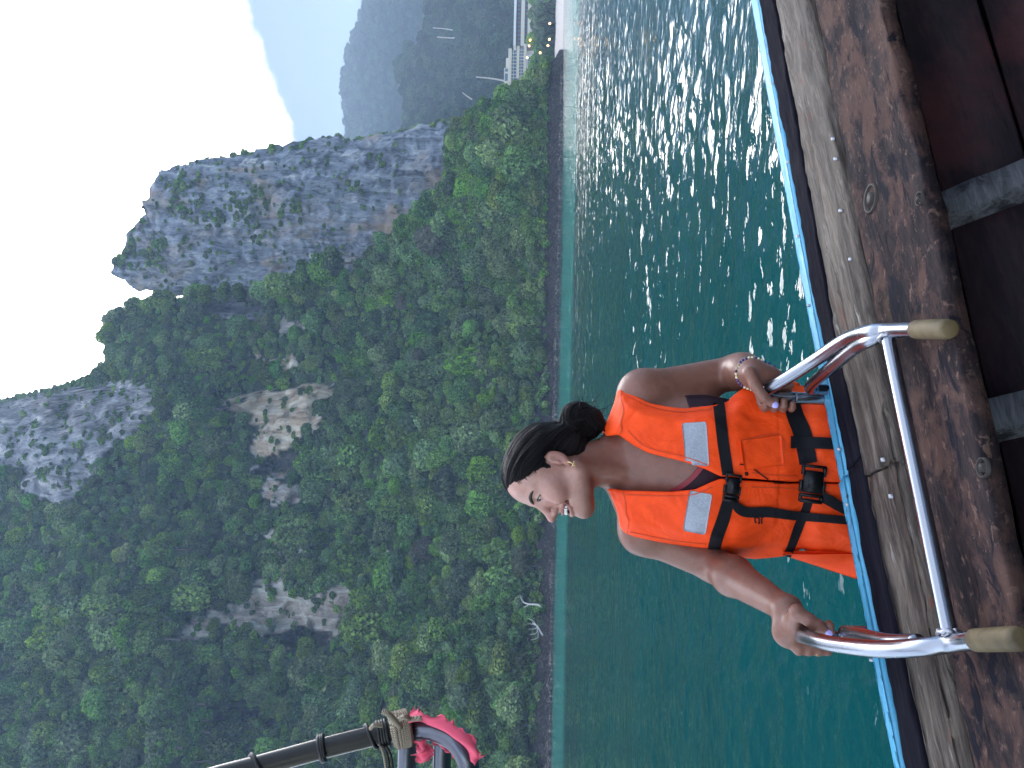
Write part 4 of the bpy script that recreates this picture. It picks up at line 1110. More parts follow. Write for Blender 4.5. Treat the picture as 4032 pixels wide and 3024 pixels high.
lipU = [hp(0.0745, -0.0365, -0.0350), hp(0.0870, -0.0245, -0.0370), hp(0.0950, -0.009, -0.0378), hp(0.0962, 0, -0.0384), hp(0.0950, 0.009, -0.0378), hp(0.0870, 0.0245, -0.0370), hp(0.0745, 0.0365, -0.0350)]
lipD = [hp(0.0745, -0.0365, -0.0350), hp(0.0860, -0.0240, -0.0535), hp(0.0920, -0.009, -0.0590), hp(0.0928, 0, -0.0598), hp(0.0920, 0.009, -0.0590), hp(0.0860, 0.0240, -0.0535), hp(0.0745, 0.0365, -0.0350)]
BH.ell(hp(0.091, 0, -0.0475), (0.022, 0.0315, 0.0090), HAX, 0.004, True)
for s in (-1, 1): BH.ell(hp(0.086, s * 0.0185, -0.0465), (0.022, 0.0135, 0.0078), HAX, 0.003, True); BH.ell(hp(0.079, s * 0.0285, -0.0430), (0.018, 0.0110, 0.0058), HAX, 0.003, True)
BH.chain(lipU, [0.0022, 0.0030, 0.0034, 0.0032, 0.0034, 0.0030, 0.0022], 0.004)
BH.chain(lipD, [0.0022, 0.0036, 0.0046, 0.0047, 0.0046, 0.0036, 0.0022], 0.004)
for s in (-1, 1):                                    # smile fold
    BH.chain([hp(0.099, s * 0.0190, -0.020), hp(0.091, s * 0.0340, -0.028), hp(0.077, s * 0.0420, -0.042)], [0.0026, 0.0036, 0.0026], 0.005, True)
# ears
for s in (-1, 1):
    ea = np.array([HF * 0.90 + HS * s * -0.43, HS * s * 0.90 + HF * 0.43, HU])
    ec = hp(-0.010, s * 0.0740, 0.002)
    BH.ell(ec, (0.0150, 0.0052, 0.0265), ea, 0.003); BH.ell(hp(-0.004, s * 0.0725, -0.025), (0.008, 0.005, 0.008), ea, 0.005)
    BH.ell(ec + SC * (ea[1] * 0.0075 + ea[0] * 0.003), (0.0098, 0.0075, 0.0190), ea, 0.002, True)
    BH.ell(ec + SC * (ea[0] * 0.010 + ea[1] * 0.001 - HU * 0.005), (0.0045, 0.005, 0.008), ea, 0.003)
    BH.chain([ec + SC * (ea[0] * 0.000 + ea[2] * 0.014), ec - SC * ea[0] * 0.0065, ec - SC * (ea[0] * 0.002 + ea[2] * 0.014)], [0.0026, 0.0030, 0.0026], 0.003)
# hands gripping the ladder
RF = 0.0084
nails = []
def fist(tip, sgn, wrist, a0, a1, thumb, palm_c, palm_r, spread):
    axis = tip + np.array([-0.014, 0.040, 0.0])
    B.cap(wrist, palm_c, 0.025, 0.027, 0.020)
    B.ell(palm_c, palm_r, None, 0.016)
    for i in range(4):
        z = -0.006 - 0.0185 * i * spread; R = RT_ + RF + 0.0005; rf = RF * (1.0, 1.03, 0.98, 0.86)[i]
        A = np.radians(np.linspace(a0, a1 - sgn * (0, 10, 4, -14)[i] * -1, 8)); pts = []
        for j, a in enumerate(A):
            rr = R + (0.006 if j == 0 else 0) + 0.0022 * math.sin(j * math.pi / 3.5)**2
            pts.append(axis + np.array([math.cos(a) * rr, math.sin(a) * rr, z + 0.002 * math.sin(j)]))
        k0 = palm_c + (pts[0] - palm_c) * 0.55
        B.cap(k0, pts[0], 0.012, rf * 1.12, 0.008)
        B.chain(pts, list(np.linspace(rf * 1.10, rf * 0.86, len(pts))), 0.0035)
        t = pts[-1] - pts[-2]; t /= np.linalg.norm(t); o = pts[-1] - axis; o[2] = 0; o /= np.linalg.norm(o)
        nails.append((pts[-1] + o * rf * 0.72 + t * rf * 0.15, t, o, rf * 0.72))
    th = [tip + np.array(p) for p in thumb]
    B.cap(palm_c + (th[0] - palm_c) * 0.3, th[0], 0.018, 0.0135, 0.016)
    B.chain(th, [0.0128, 0.0112, 0.0105, 0.0088][:len(th)], 0.005)
    t = th[-1] - th[-2]; t /= np.linalg.norm(t); o = np.array([0, -1.0, 0.15]) - t * (np.array([0, -1.0, 0.15]) @ t); o /= np.linalg.norm(o)
    nails.append((th[-1] + o * 0.0068 + t * 0.002, t, o, 0.0075))
fist(tipR, 1, wR, 20, 250, [(0.034, -0.002, 0.034), (0.010, -0.014, 0.026), (-0.014, -0.018, 0.010), (-0.026, -0.018, -0.008)], tipR + np.array([0.026, 0.040, -0.008]), (0.019, 0.034, 0.040), 1.0)
fist(tipL, -1, wL, 165, -58, [(0.040, 0.004, 0.012), (0.030, -0.006, -0.006), (0.022, -0.010, -0.020), (0.014, -0.013, -0.032)], tipL + np.array([-0.010, 0.058, 0.004]), (0.030, 0.018, 0.034), 0.92)
V, F = B.mesh()
V = relax(V, F, 1, 0.35)
L = hloc(V)
def seg_d(P, pts):
    r = np.full(len(P), 9.0)
    for a, b in zip(pts[:-1], pts[1:]):
        e = b - a; t = np.clip((P - a) @ e / (e @ e), 0, 1); r = np.minimum(r, np.linalg.norm(P - a - t[:, None] * e, axis=1))
    return r
near = (np.abs(L) < 0.2).all(1)
lip = np.zeros(len(V)); dark = np.zeros(len(V)); blush = np.zeros(len(V)); face = np.zeros(len(V))
dl = np.minimum(seg_d(V[near], lipU), seg_d(V[near], lipD)); lip[near] = np.clip(1.6 - dl / (0.0036 * SC), 0, 1) * (L[near][:, 0] > 0.072)
mo = np.sqrt(((L[near] - (0.082, 0, -0.0475)) / (0.014, 0.033, 0.0115))**2 @ np.ones(3)); dark[near] = np.clip((1 - mo) * 5, 0, 1) * (lip[near] < 0.5)
for s in (-1, 1): blush[near] += 0.55 * np.exp(-(((L[near] - (0.066, s * 0.043, -0.018)) / 0.024)**2).sum(1))
blush[near] += 0.45 * np.exp(-(((L[near] - (0.118, 0, -0.010)) / 0.013)**2).sum(1)) + 0.35 * np.exp(-(((L[near] - (-0.01, 0.085, 0)) / 0.028)**2).sum(1))
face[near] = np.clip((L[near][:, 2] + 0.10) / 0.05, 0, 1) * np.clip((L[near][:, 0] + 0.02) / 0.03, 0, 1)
# legs continue the same body down the ladder, under the gunwale and into the water
legV, legF = [], []
for hx, kx in ((1290, 1300), (1080, 1070)):
    a = at(hx, 3330, 1.77); pts = spline([a, a + (0.0, -0.03, -0.22), a + (0.0, -0.06, -0.42), a + (0, -0.03, -0.62), a + (0, -0.02, -0.95), a + (0, -0.10, -1.0)], 24)
    tv, tf = tube(pts, np.interp(np.linspace(0, 1, 24), [0, .25, .45, .6, .8, 1], [0.082, 0.075, 0.055, 0.052, 0.035, 0.03]), 16)
    legF += [tuple(int(i) + len(V) + len(legV) for i in f) for f in tf]; legV += list(tv)
nb_ = len(V); V2 = np.vstack([V, np.array(legV)]); z_ = np.zeros(len(legV))
allF = [tuple(f) for f in F] + legF
body = mesh_obj('body', V2, allF, M_SKIN, woman, True, {'lip': np.append(lip, z_), 'dark': np.append(dark, z_), 'blush': np.append(blush, z_), 'face': np.append(face, z_)})
BB = BVHTree.FromPolygons([tuple(p) for p in V], [tuple(f) for f in F])
def on_body(P, off=0.0):
    q, n, _, _ = BB.find_nearest(Vector(P)); return np.array(q) + np.array(n) * off, np.array(n)

# ---- hair
def poly_sd(poly, X, Y):
    d = np.full(X.shape, 1e9); ins = inside(poly, X, Y); n = len(poly)
    for i in range(n):
        a = np.array(poly[i], float); b = np.array(poly[(i + 1) % n], float); e = b - a
        t = np.clip(((X - a[0]) * e[0] + (Y - a[1]) * e[1]) / (e @ e + 1e-12), 0, 1)
        d = np.minimum(d, (X - a[0] - t * e[0])**2 + (Y - a[1] - t * e[1])**2)
    d = np.sqrt(d); return np.where(ins, -d, d)
bunC = at(1368, 2288, 1.755)
HLO = np.minimum(HC - 0.17, bunC - 0.08); HHI = np.maximum(HC + 0.17, bunC + 0.08)
H = Field(HLO, HHI, 0.0022)
HHf = Scaled(H)
HHf.ell(hp(-0.014, 0, 0.047), (0.0975, 0.0785, 0.0810), HAX, 0.02); HHf.ell(hp(0.024, 0, 0.058), (0.0660, 0.0655, 0.0645), HAX, 0.03)
HHf.ell(hp(-0.045, 0, -0.012), (0.058, 0.060, 0.064), HAX, 0.03)
hairline = [(0.13, 0.112), (0.080, 0.108), (0.069, 0.092), (0.059, 0.072), (0.047, 0.058), (0.033, 0.047), (0.022, 0.030), (0.017, 0.008), (0.011, 0.010), (0.007, 0.026), (-0.004, 0.033), (-0.020, 0.030), (-0.030, 0.010), (-0.027, -0.03), (-0.036, -0.062), (-0.07, -0.09), (-0.13, -0.09), (-0.16, 0.1), (0, 0.2), (0.13, 0.18)]
X, Y, Z = np.meshgrid(*H.ax, indexing='ij')
Lf = [((X - HC[0]) * a[0] + (Y - HC[1]) * a[1] + (Z - HC[2]) * a[2]) / SC for a in HAX]
tf_, tu_ = np.linspace(-0.25, 0.25, 251), np.linspace(-0.25, 0.25, 251)
tab = poly_sd(hairline, *np.meshgrid(tf_, tu_, indexing='ij'))
pf = tab[np.clip(((Lf[0] + 0.25) / 0.002).round().astype(int), 0, 250), np.clip(((Lf[2] + 0.25) / 0.002).round().astype(int), 0, 250)]
# the hairline dips at the temples and recedes a little towards the middle of the forehead
q = np.maximum(0.008 - np.abs(H.d - pf * SC), 0) / 0.008; H.d = (np.maximum(H.d, pf * SC) + q * q * 0.002).astype(np.float32)
H.cap(hp(-0.078, 0.004, 0.012), bunC, 0.032, 0.034, 0.03)
bax = np.array([[0.8, 0, -0.6], [0, 1, 0], [0.6, 0, 0.8]])
H.ell(bunC, (0.038, 0.040, 0.050), bax, 0.015); H.ell(bunC + (0.012, -0.016, 0.018), (0.024, 0.022, 0.026), bax, 0.008); H.ell(bunC + (0.006, -0.012, -0.022), (0.026, 0.024, 0.022), bax, 0.008)
H.cap(bunC + (0.0, -.01, -0.03), bunC + (-0.020, -0.02, -0.068), 0.018, 0.004, 0.012)
hV, hF = H.mesh(); hV = relax(hV, hF, 1, 0.4); hL = hloc(hV)
axA, axB = np.array([0.085, 0, 0.085]), np.array([-0.105, 0, -0.005]); ad = (axB - axA) / np.linalg.norm(axB - axA)
rel_ = hL - axA; al = rel_ @ ad; pr = rel_ - al[:, None] * ad; e1 = np.array([0, 1.0, 0]); e2 = np.cross(ad, e1)
ang = np.arctan2(pr @ e1, pr @ e2)
bd = hV - bunC; inb = np.clip((0.075 - np.linalg.norm(bd, axis=1)) / 0.02, 0, 1)
bang = np.linalg.norm(bd * (1, 0.6, 1), axis=1) * 38 + np.arctan2(bd[:, 2], bd[:, 0]) * 0.55 + bd[:, 1] * 18
ang = np.where(inb > 0.5, bang, ang); al = np.where(inb > 0.5, np.arctan2(bd[:, 2], bd[:, 0]) * 0.05, al)
hN = normals(hV, hF)
hV = hV + hN * (0.0022 * fbm(ang * 7, al * 9, None, 4, 7) + 0.0012 * fbm(ang * 26, al * 6, None, 2, 8))[:, None]
hair = mesh_obj('hair', hV, hF, M_HAIR, woman, True, {'ang': ang, 'alng': al})
# loose strands combed back over the head and round the bun
mb = MB(); HBV = BVHTree.FromPolygons([tuple(p) for p in hV], [tuple(f) for f in hF])
for i in range(150):
    a = rng.uniform(-0.15, 2.0); t0 = rng.uniform(0.0, 0.35); t1 = t0 + rng.uniform(0.3, 0.6); pts = []
    for t in np.linspace(t0, min(t1, 0.98), 12):
        c = axA + (axB - axA) * t; dirv = e1 * math.sin(a) + e2 * math.cos(a)
        P0 = hp(*(c + dirv * 0.2)); D = np.array(hp(*c)) - P0
        h = HBV.ray_cast(Vector(P0), Vector(D).normalized())
        if h[0] is None or (hloc(h[0]) - c) @ dirv < 0.01: continue
        pts.append(np.array(h[0]) + np.array(h[1]) * (0.0006 + 0.0008 * math.sin(t * 9 + i)))
    if len(pts) > 5 and max(np.linalg.norm(np.diff(pts, axis=0), axis=1)) < 0.03: mb.add(*tube(np.array(pts), 0.00055, 4))
for i in range(46):                                  # wet wisps escaping from the bun and the nape
    dv = rng.normal(size=3); dv /= np.linalg.norm(dv); p0 = bunC + dv * (0.034, 0.036, 0.044); tg = np.cross(dv, rng.normal(size=3)); tg /= np.linalg.norm(tg)
    L_ = rng.uniform(0.02, 0.05); q = [p0, p0 + tg * L_ * .4 + dv * 0.007, p0 + tg * L_ * .8 + dv * 0.008 - _z * 0.006, p0 + tg * L_ * 1.1 + dv * 0.010 - _z * 0.014]
    mb.add(*tube(spline(q, 9), 0.00075, 4))
for i in range(40):                                  # baby hairs along the temple
    t = rng.random(); f0, u0 = 0.066 - 0.040 * t, 0.088 - 0.044 * t; P0 = on_body(hp(f0 + rng.uniform(-.004, .004), 0.055 + 0.008 * t, u0), 0.0012)[0]
    P1 = on_body(P0 + SC * (HF * rng.uniform(0.004, 0.010) - HU * rng.uniform(0.002, 0.009)), 0.0010)[0]; Pb = on_body(P0 - SC * HF * 0.012, 0.004)[0]
    mb.add(*tube(spline([Pb, P0, P1], 7), 0.0003, 4))
if mb.n: o = mb.build('hair_strand', M_HAIR, hair); tag(o, kind='stuff')

# ---- face details
for s in (-1, 1):
    ec = hp(0.0840, s * 0.0315, 0.0215)
    a = np.linspace(0, 2 * math.pi, 16, endpoint=False)
    def lens(c, rf, rs, ru, nm, mat, par):
        bm = bmesh.new(); bmesh.ops.create_icosphere(bm, subdivisions=3, radius=1)
        vv = np.array([v.co for v in bm.verts]) * (rf, rs, ru); ff = [tuple(v.index for v in f.verts) for f in bm.faces]; bm.free()
        yaw = s * 0.30; Rm = np.array([[math.cos(yaw), -math.sin(yaw), 0], [math.sin(yaw), math.cos(yaw), 0], [0, 0, 1]])
        return mesh_obj(nm, c + SC * ((vv @ Rm.T) @ HAX), ff, mat, par)
    ey = lens(ec, 0.0035, 0.0115, 0.0036, 'eye', M_EYEW, woman)
    lens(ec + SC * (HF * 0.0022 + HS * (s * 0.001 - 0.002) - HU * 0.0004), 0.0026, 0.0056, 0.0040, 'iris', M_IRIS, ey)
    def arc(pts, rad, nm, mat, off):
        P = spline([on_body(hp(*p), off)[0] for p in pts], 20); V_, F_ = tube(P, np.interp(np.linspace(0, 1, 20), np.linspace(0, 1, len(rad)), rad), 8)
        return mesh_obj(nm, V_, F_, mat, woman)
    lash = [(0.0870, s * 0.0195, 0.0205), (0.0890, s * 0.0270, 0.0246), (0.0868, s * 0.0345, 0.0246), (0.0775, s * 0.0450, 0.0200)]
    P = spline([hp(*p) for p in lash], 16); V_, F_ = tube(P, [0.0008, *np.full(14, 0.0014), 0.0007], 6); mesh_obj('eyelash', V_, F_, M_BROW, woman)
    low = [(0.0870, s * 0.0200, 0.0200), (0.0875, s * 0.0300, 0.0180), (0.0790, s * 0.0430, 0.0192)]
    P = spline([hp(*p) for p in low], 12); V_, F_ = tube(P, 0.0006, 6); mesh_obj('eyelash', V_, F_, M_BROW, woman)
    arc([(0.094, s * 0.010, 0.0330), (0.093, s * 0.020, 0.0380), (0.090, s * 0.032, 0.0415), (0.080, s * 0.045, 0.0405), (0.068, s * 0.054, 0.0350)], [0.0020, 0.0038, 0.0040, 0.0030, 0.0010], 'eyebrow', M_BROW, -0.0008)
for i in range(-5, 5):                                   # upper row of teeth
    sx_ = (i + 0.5) * 0.0064; f = 0.0945 - 0.40 * (sx_)**2 / 0.02
    w = 0.0031 * SC; hgt = (0.0054 if abs(i + .5) < 1 else 0.0046) * SC
    m = MB(); yawt = -sx_ * 22
    axm = np.array([HF * math.cos(yawt) - HS * math.sin(yawt), HS * math.cos(yawt) + HF * math.sin(yawt), HU])
    prof = [(-1, 0), (-0.8, 0.7), (0, 1), (0.8, 0.7), (1, 0)]
    V_ = [];
    for u_ in (-1, -0.75, 0.7, 1):
        for a_, b_ in prof: V_.append(hp(f, sx_, -0.0440 + 5.0 * sx_**2) + axm[1] * a_ * w * (0.92 if abs(u_) > .9 else 1) + axm[0] * b_ * 0.0022 * (0.75 if abs(u_) > .9 else 1) + axm[2] * u_ * hgt)
    mesh_obj('tooth', V_, [tuple(q) for q in grid_faces(4, 5)], M_WHITE, woman)
# earring: gold bar hanging through the near lobe
lob = hp(-0.003, 0.078, -0.029)
V_, F_ = tube(spline([lob + HU * 0.006, lob + HS * 0.004 - HU * .002, lob + HS * 0.003 - HU * 0.014 + HF * 0.006], 12), 0.0013, 8); mesh_obj('earring', V_, F_, M_GOLD, woman)
V_, F_ = tube(spline([lob - HF * 0.006 - HU * 0.008 + HS * .003, lob + HS * 0.005 - HU * .009, lob + HF * 0.008 - HU * 0.006 + HS * .003], 10), 0.0012, 8); mesh_obj('earring', V_, F_, M_GOLD, woman)
# nails
for P, t, o, w in [nails[i] for i in (0, 4, 5, 6, 9)]:
    b = np.cross(t, o); V_ = []
    for i in np.linspace(-1, 1, 7):
        for j in np.linspace(-1, 1, 5):
            r_ = math.sqrt(max(0, 1 - abs(i)**3)); V_.append(P + t * i * w * 1.15 + b * j * w * 0.85 * (0.55 + 0.45 * r_) + o * (0.0022 - 0.0030 * j * j - 0.0008 * i * i))
    mesh_obj('fingernail', V_, [tuple(q) for q in grid_faces(7, 5)], M_NAILP, woman)
# bead bracelet on the raised wrist
wa = (tipR + (0.030, 0.03, 0.0)) - eR; wa /= np.linalg.norm(wa); e1_ = np.cross(wa, (0, 0, 1)); e1_ /= np.linalg.norm(e1_); e2_ = np.cross(wa, e1_)
br = empty('bracelet', tuple(Vector(wR) - world_loc(woman))); br.parent = woman; base = wR + wa * 0.004
bm = bmesh.new(); bmesh.ops.create_icosphere(bm, subdivisions=2, radius=0.0028)
bv0 = np.array([v.co for v in bm.verts]); bf0 = [tuple(v.index for v in f.verts) for f in bm.faces]; bm.free()
for i in range(30):
    t = i / 30 * 2 * math.pi; P0 = base + (e1_ * math.cos(t) + e2_ * math.sin(t)) * 0.06
    h = BB.ray_cast(Vector(P0), Vector(base - P0).normalized())
    if h[0] is None: continue
    mesh_obj('bead', np.array(h[0]) + np.array(h[1]) * 0.0015 + bv0, bf0, M_BEADW if i % 4 == 0 else (M_BEADB if i % 4 == 2 else M_BEADB if i % 8 < 4 else M_BEADW), br)
# ring on the lower hand
rc = tipL + np.array([-0.014, 0.040, 0]) + np.array([-0.0222, 0.0, -0.0400]); a = np.linspace(0, 2 * math.pi, 25)
V_, F_ = tube(np.array([rc + np.array([math.cos(t) * 0.0094, 0.0, math.sin(t) * 0.0094]) for t in a]), 0.0013, 8); mesh_obj('ring', V_, F_, M_GOLD, woman)
# ------------------------------------------------------------------ life vest
def Z2(pts): return [(3024 - (1300 + y / 1.659), 2400 + x / 1.659) for x, y in pts]       # points read off an enlargement
OUTER = [(1301, 2352), (1360, 2385), (1430, 2415), (1478, 2428), (1494, 2440), (1472, 2490), (1440, 2560), (1424, 2640), (1420, 2700), (1430, 2810), (1450, 2860), (1482, 2905), (1522, 2960), (1530, 3060), (1520, 3170), (1500, 3300), (1490, 3700),
         (836, 3700), (838, 3364), (846, 3130), (832, 3081), (822, 2973), (838, 2846), (862, 2792), (880, 2635), (916, 2463), (948, 2440), (1002, 2432), (1078, 2403), (1106, 2386)]
NECK = [(1106, 2200), (1106, 2388), (1094, 2448), (1088, 2641), (1097, 2737), (1128, 2805), (1143, 2848), (1176, 2779), (1203, 2703), (1241, 2551), (1270, 2495), (1312, 2436), (1301, 2352), (1305, 2200)]
SLIT = [(1144, 2830), (1148, 2850), (1128, 3100), (1124, 3360), (1118, 3360), (1121, 3100), (1138, 2850)]
tu, tv_ = np.arange(700, 1700, 2.0), np.arange(2150, 3760, 2.0)
UU2, VV2 = np.meshgrid(tu, tv_, indexing='ij')
px = 1.68 / FPX
T_out, T_neck, T_slit = [(poly_sd(p, UU2, VV2) * px).astype(np.float32) for p in (OUTER, NECK, SLIT)]
G = Field((-0.42, 1.52, CAMZ - 0.74), (0.06, 1.93, CAMZ - 0.09), 0.0028)
torso(G)
G.ell(at(1180, 3060, 1.755), (0.215, 0.095, 0.22), None, 0.05); G.ell(at(1180, 3380, 1.765), (0.225, 0.115, 0.18), None, 0.05); G.ell(at(1190, 2700, 1.752), (0.185, 0.085, 0.16), None, 0.05)
X, Y, Z = np.meshgrid(*G.ax, indexing='ij')
rx, ry, rz = X - CAM[0], Y - CAM[1], Z - CAM[2]
den = rx * FW[0] + ry * FW[1] + rz * FW[2]
pu = 1512 + FPX * (rx * RT[0] + ry * RT[1] + rz * RT[2]) / den; pv = 2016 - FPX * (rx * UP[0] + ry * UP[1] + rz * UP[2]) / den
iu = np.clip((pu - 700) / 2, 0, len(tu) - 1.001); iv = np.clip((pv - 2150) / 2, 0, len(tv_) - 1.001)
i0, j0 = iu.astype(np.int32), iv.astype(np.int32); fu, fv = (iu - i0).astype(np.float32), (iv - j0).astype(np.float32)
def samp(T):
    return T[i0, j0] * (1 - fu) * (1 - fv) + T[i0 + 1, j0] * fu * (1 - fv) + T[i0, j0 + 1] * (1 - fu) * fv + T[i0 + 1, j0 + 1] * fu * fv
def smax(a, b, k):
    q = np.maximum(k - np.abs(a - b), 0) / k; return np.maximum(a, b) + q * q * k * 0.25
d_out, d_neck, d_slit = samp(T_out), samp(T_neck), samp(T_slit)
wr = (0.0055 * fbm(X * 12, Y * 12, Z * 8, 2, 5) + 0.0030 * fbm(X * 34, Y * 34, Z * 22, 2, 6)).astype(np.float32)
# gathers under the straps
waist = np.exp(-((pv - (3160 + (1200 - pu) * 0.0)) / 45)**2) * 0.010 + np.exp(-((pv - (2862)) / 35)**2) * 0.006
thick = 0.030 * np.clip(-d_out / 0.030, 0.25, 1)**0.5
shell = smax(G.d - (thick + wr - waist), -(G.d - 0.003), 0.004)
front = Y < 1.765
v_ = smax(shell, d_out, 0.007)
v_ = np.where(front, smax(v_, -d_neck, 0.007), v_)
v_ = np.where(Y < 1.655, smax(v_, -d_slit, 0.004), v_)
nk = np.sqrt((X - at(1215, 2430, 1.76)[0])**2 + (Y - 1.752)**2) - 0.068
v_ = np.where(Z > CAMZ - 0.20, smax(v_, -nk, 0.008), v_)
G.d = v_.astype(np.float32)
vV, vF = G.mesh(); vV = relax(vV, vF, 2, 0.45)
vest = mesh_obj('life_vest', vV, vF, M_VEST, woman)
VB = BVHTree.FromPolygons([tuple(p) for p in vV], [tuple(f) for f in vF])
def vest_hit(u, v):
    d = Vector(FW + RT * ((u - 1512) / FPX) + UP * ((2016 - v) / FPX)).normalized()
    h = VB.ray_cast(Vector(CAM), d)
    if h[0] is None or h[0].y > 1.9:
        return None, None
    return np.array(h[0]), np.array(h[1])
def pt_on(u, v, off=0.002, ydef=1.66):
    P, N = vest_hit(u, v)
    if P is None: P = at(u, v, ydef); N = np.array([0, -1.0, 0])
    return P, N
def band(name, cpts, widths, mat, parent, off=0.003, n=40, nw=5, thick=0.002, smooth_it=3):
    C_ = spline([(u, v, 0) for u, v in cpts], n)[:, :2]; w = np.interp(np.linspace(0, 1, n), np.linspace(0, 1, len(widths)), widths)
    T_ = np.gradient(C_, axis=0); T_ /= np.linalg.norm(T_, axis=1)[:, None]; Nn = np.stack([-T_[:, 1], T_[:, 0]], 1)
    P = np.zeros((n, nw, 3)); last = None
    for i in range(n):
        for j, q in enumerate(np.linspace(-0.5, 0.5, nw)):
            u, v = C_[i] + Nn[i] * q * w[i]; h, _ = vest_hit(u, v)
            if h is None: h = at(u, v, last[1] if last is not None else 1.66)
            last = h; P[i, j] = h
    yd = P[..., 1].copy()
    for _ in range(smooth_it):                              # webbing is stiff: it bridges the dips
        s = yd.copy(); s[1:-1] = 0.5 * yd[1:-1] + 0.25 * (yd[:-2] + yd[2:]); s[:, 1:-1] = 0.5 * s[:, 1:-1] + 0.25 * (s[:, :-2] + s[:, 2:]); yd = np.minimum(s, P[..., 1])
    for i in range(n):
        for j, q in enumerate(np.linspace(-0.5, 0.5, nw)):
            u, v = C_[i] + Nn[i] * q * w[i]; P[i, j] = at(u, v, yd[i, j] - off)
    dirv = np.array([0, 1.0, 0])
    Q = P + dirv * thick
    V_ = np.concatenate([P.reshape(-1, 3), Q.reshape(-1, 3)]); g = [tuple(f) for f in grid_faces(n, nw)]; m = n * nw
    g += [tuple(i + m for i in f[::-1]) for f in g]
    for i in range(n - 1): g += [(i * nw, i * nw + m, (i + 1) * nw + m, (i + 1) * nw), (i * nw + nw - 1, (i + 1) * nw + nw - 1, (i + 1) * nw + nw - 1 + m, i * nw + nw - 1 + m)]
    for i in (0, n - 1):
        for j in range(nw - 1): g.append((i * nw + j, i * nw + j + 1, i * nw + j + 1 + m, i * nw + j + m))
    o = mesh_obj(name, V_, g, mat, parent, smooth=False); return o
# webbing
band('strap', Z2([(712, 462), (728, 600), (744, 740), (775, 945)]), [45, 45, 45, 45], M_WEB, vest)
band('strap', Z2([(795, 1085), (775, 1130), (742, 1240), (700, 1360), (678, 1460)]), [46, 48, 50, 50, 48], M_WEB, vest)
band('strap', Z2([(1182, 440), (1215, 560), (1262, 680), (1300, 870)]), [62, 66, 70, 70], M_WEB, vest, off=0.004)
band('strap', Z2([(1305, 1105), (1280, 1180), (1235, 1290), (1195, 1400), (1160, 1478)]), [34, 32, 36, 32, 30], M_WEB, vest)
band('strap', Z2([(1186, 732), (1260, 732), (1350, 736), (1480, 742), (1620, 750)]), [48, 47, 46, 46, 46], M_WEB, vest, off=0.008)
band('strap', Z2([(800, 1110), (845, 1165), (900, 1190), (1040, 1190), (1200, 1212), (1380, 1228), (1560, 1244)]), [20, 40, 40, 40, 36, 32, 32], M_WEB, vest, off=0.007)
band('strap', Z2([(1385, 1085), (1440, 1115), (1500, 1150), (1580, 1190)]), [40, 42, 40, 40], M_WEB, vest, off=0.010)
band('cord', Z2([(852, 876), (900, 885), (960, 920), (1030, 972), (1080, 996), (1160, 998), (1250, 992)]), [4, 4, 4, 5, 6, 6, 6], M_WEB, vest, off=0.003, nw=3)
# buckles
def buckle(c, half_w, half_l, ang):
    P, N = min((pt_on(c[0] + a, c[1] + b) for a in (-40, 0, 40) for b in (-30, 0, 30)), key=lambda q: q[0][1]); k = 1.62 / FPX
    P = at(c[0], c[1], P[1])
    ex = RT * math.cos(ang) + UP * math.sin(ang); ey = -RT * math.sin(ang) + UP * math.cos(ang)   # ex across the vest (along the strap)
    ez = -FW; ax = np.array([ex, ey, ez]); O = P - FW * 0.008
    W, Lh = half_w * k, half_l * k
    def rbox(name, cx, cy, hx, hy, hz, par, oz=0.0):
        bm = bmesh.new(); bmesh.ops.create_cube(bm, size=2)
        for v in bm.verts: v.co = Vector((v.co.x * hx, v.co.y * hy, v.co.z * hz))
        bmesh.ops.bevel(bm, geom=bm.edges[:], offset=min(hx, hy, hz) * 0.45, segments=2, affect='EDGES')
        vv = np.array([v.co for v in bm.verts]); ff = [tuple(v.index for v in f.verts) for f in bm.faces]; bm.free()
        return vv + (cx, cy, oz), ff
    m = MB()
    for a in (rbox('', 0.05 * Lh, 0, 0.55 * Lh, 0.80 * W, 0.006, None),                       # socket body
              rbox('', 0.82 * Lh, 0.0, 0.07 * Lh, 1.0 * W, 0.005, None), rbox('', 0.62 * Lh, 0.88 * W, 0.26 * Lh, 0.10 * W, 0.005, None), rbox('', 0.62 * Lh, -0.88 * W, 0.26 * Lh, 0.10 * W, 0.005, None),
              rbox('', -0.20 * Lh, 0.93 * W, 0.30 * Lh, 0.10 * W, 0.005, None), rbox('', -0.20 * Lh, -0.93 * W, 0.30 * Lh, 0.10 * W, 0.005, None),
              rbox('', -0.62 * Lh, 0, 0.08 * Lh, 0.95 * W, 0.0055, None), rbox('', -0.90 * Lh, 0, 0.09 * Lh, 0.95 * W, 0.0055, None), rbox('', -0.76 * Lh, 0.86 * W, 0.16 * Lh, 0.10 * W, 0.005, None), rbox('', -0.76 * Lh, -0.86 * W, 0.16 * Lh, 0.10 * W, 0.005, None),
              rbox('', 0.10 * Lh, 0, 0.34 * Lh, 0.45 * W, 0.0015, None, 0.0065)):
        vv, ff = a; m.add(O + vv @ ax, ff)
    m.build('buckle', M_BUCK, vest)
buckle(Z2([(795, 1022)])[0], 31, 57, math.radians(-8)); buckle(Z2([(1316, 995)])[0], 47, 78, math.radians(-7))
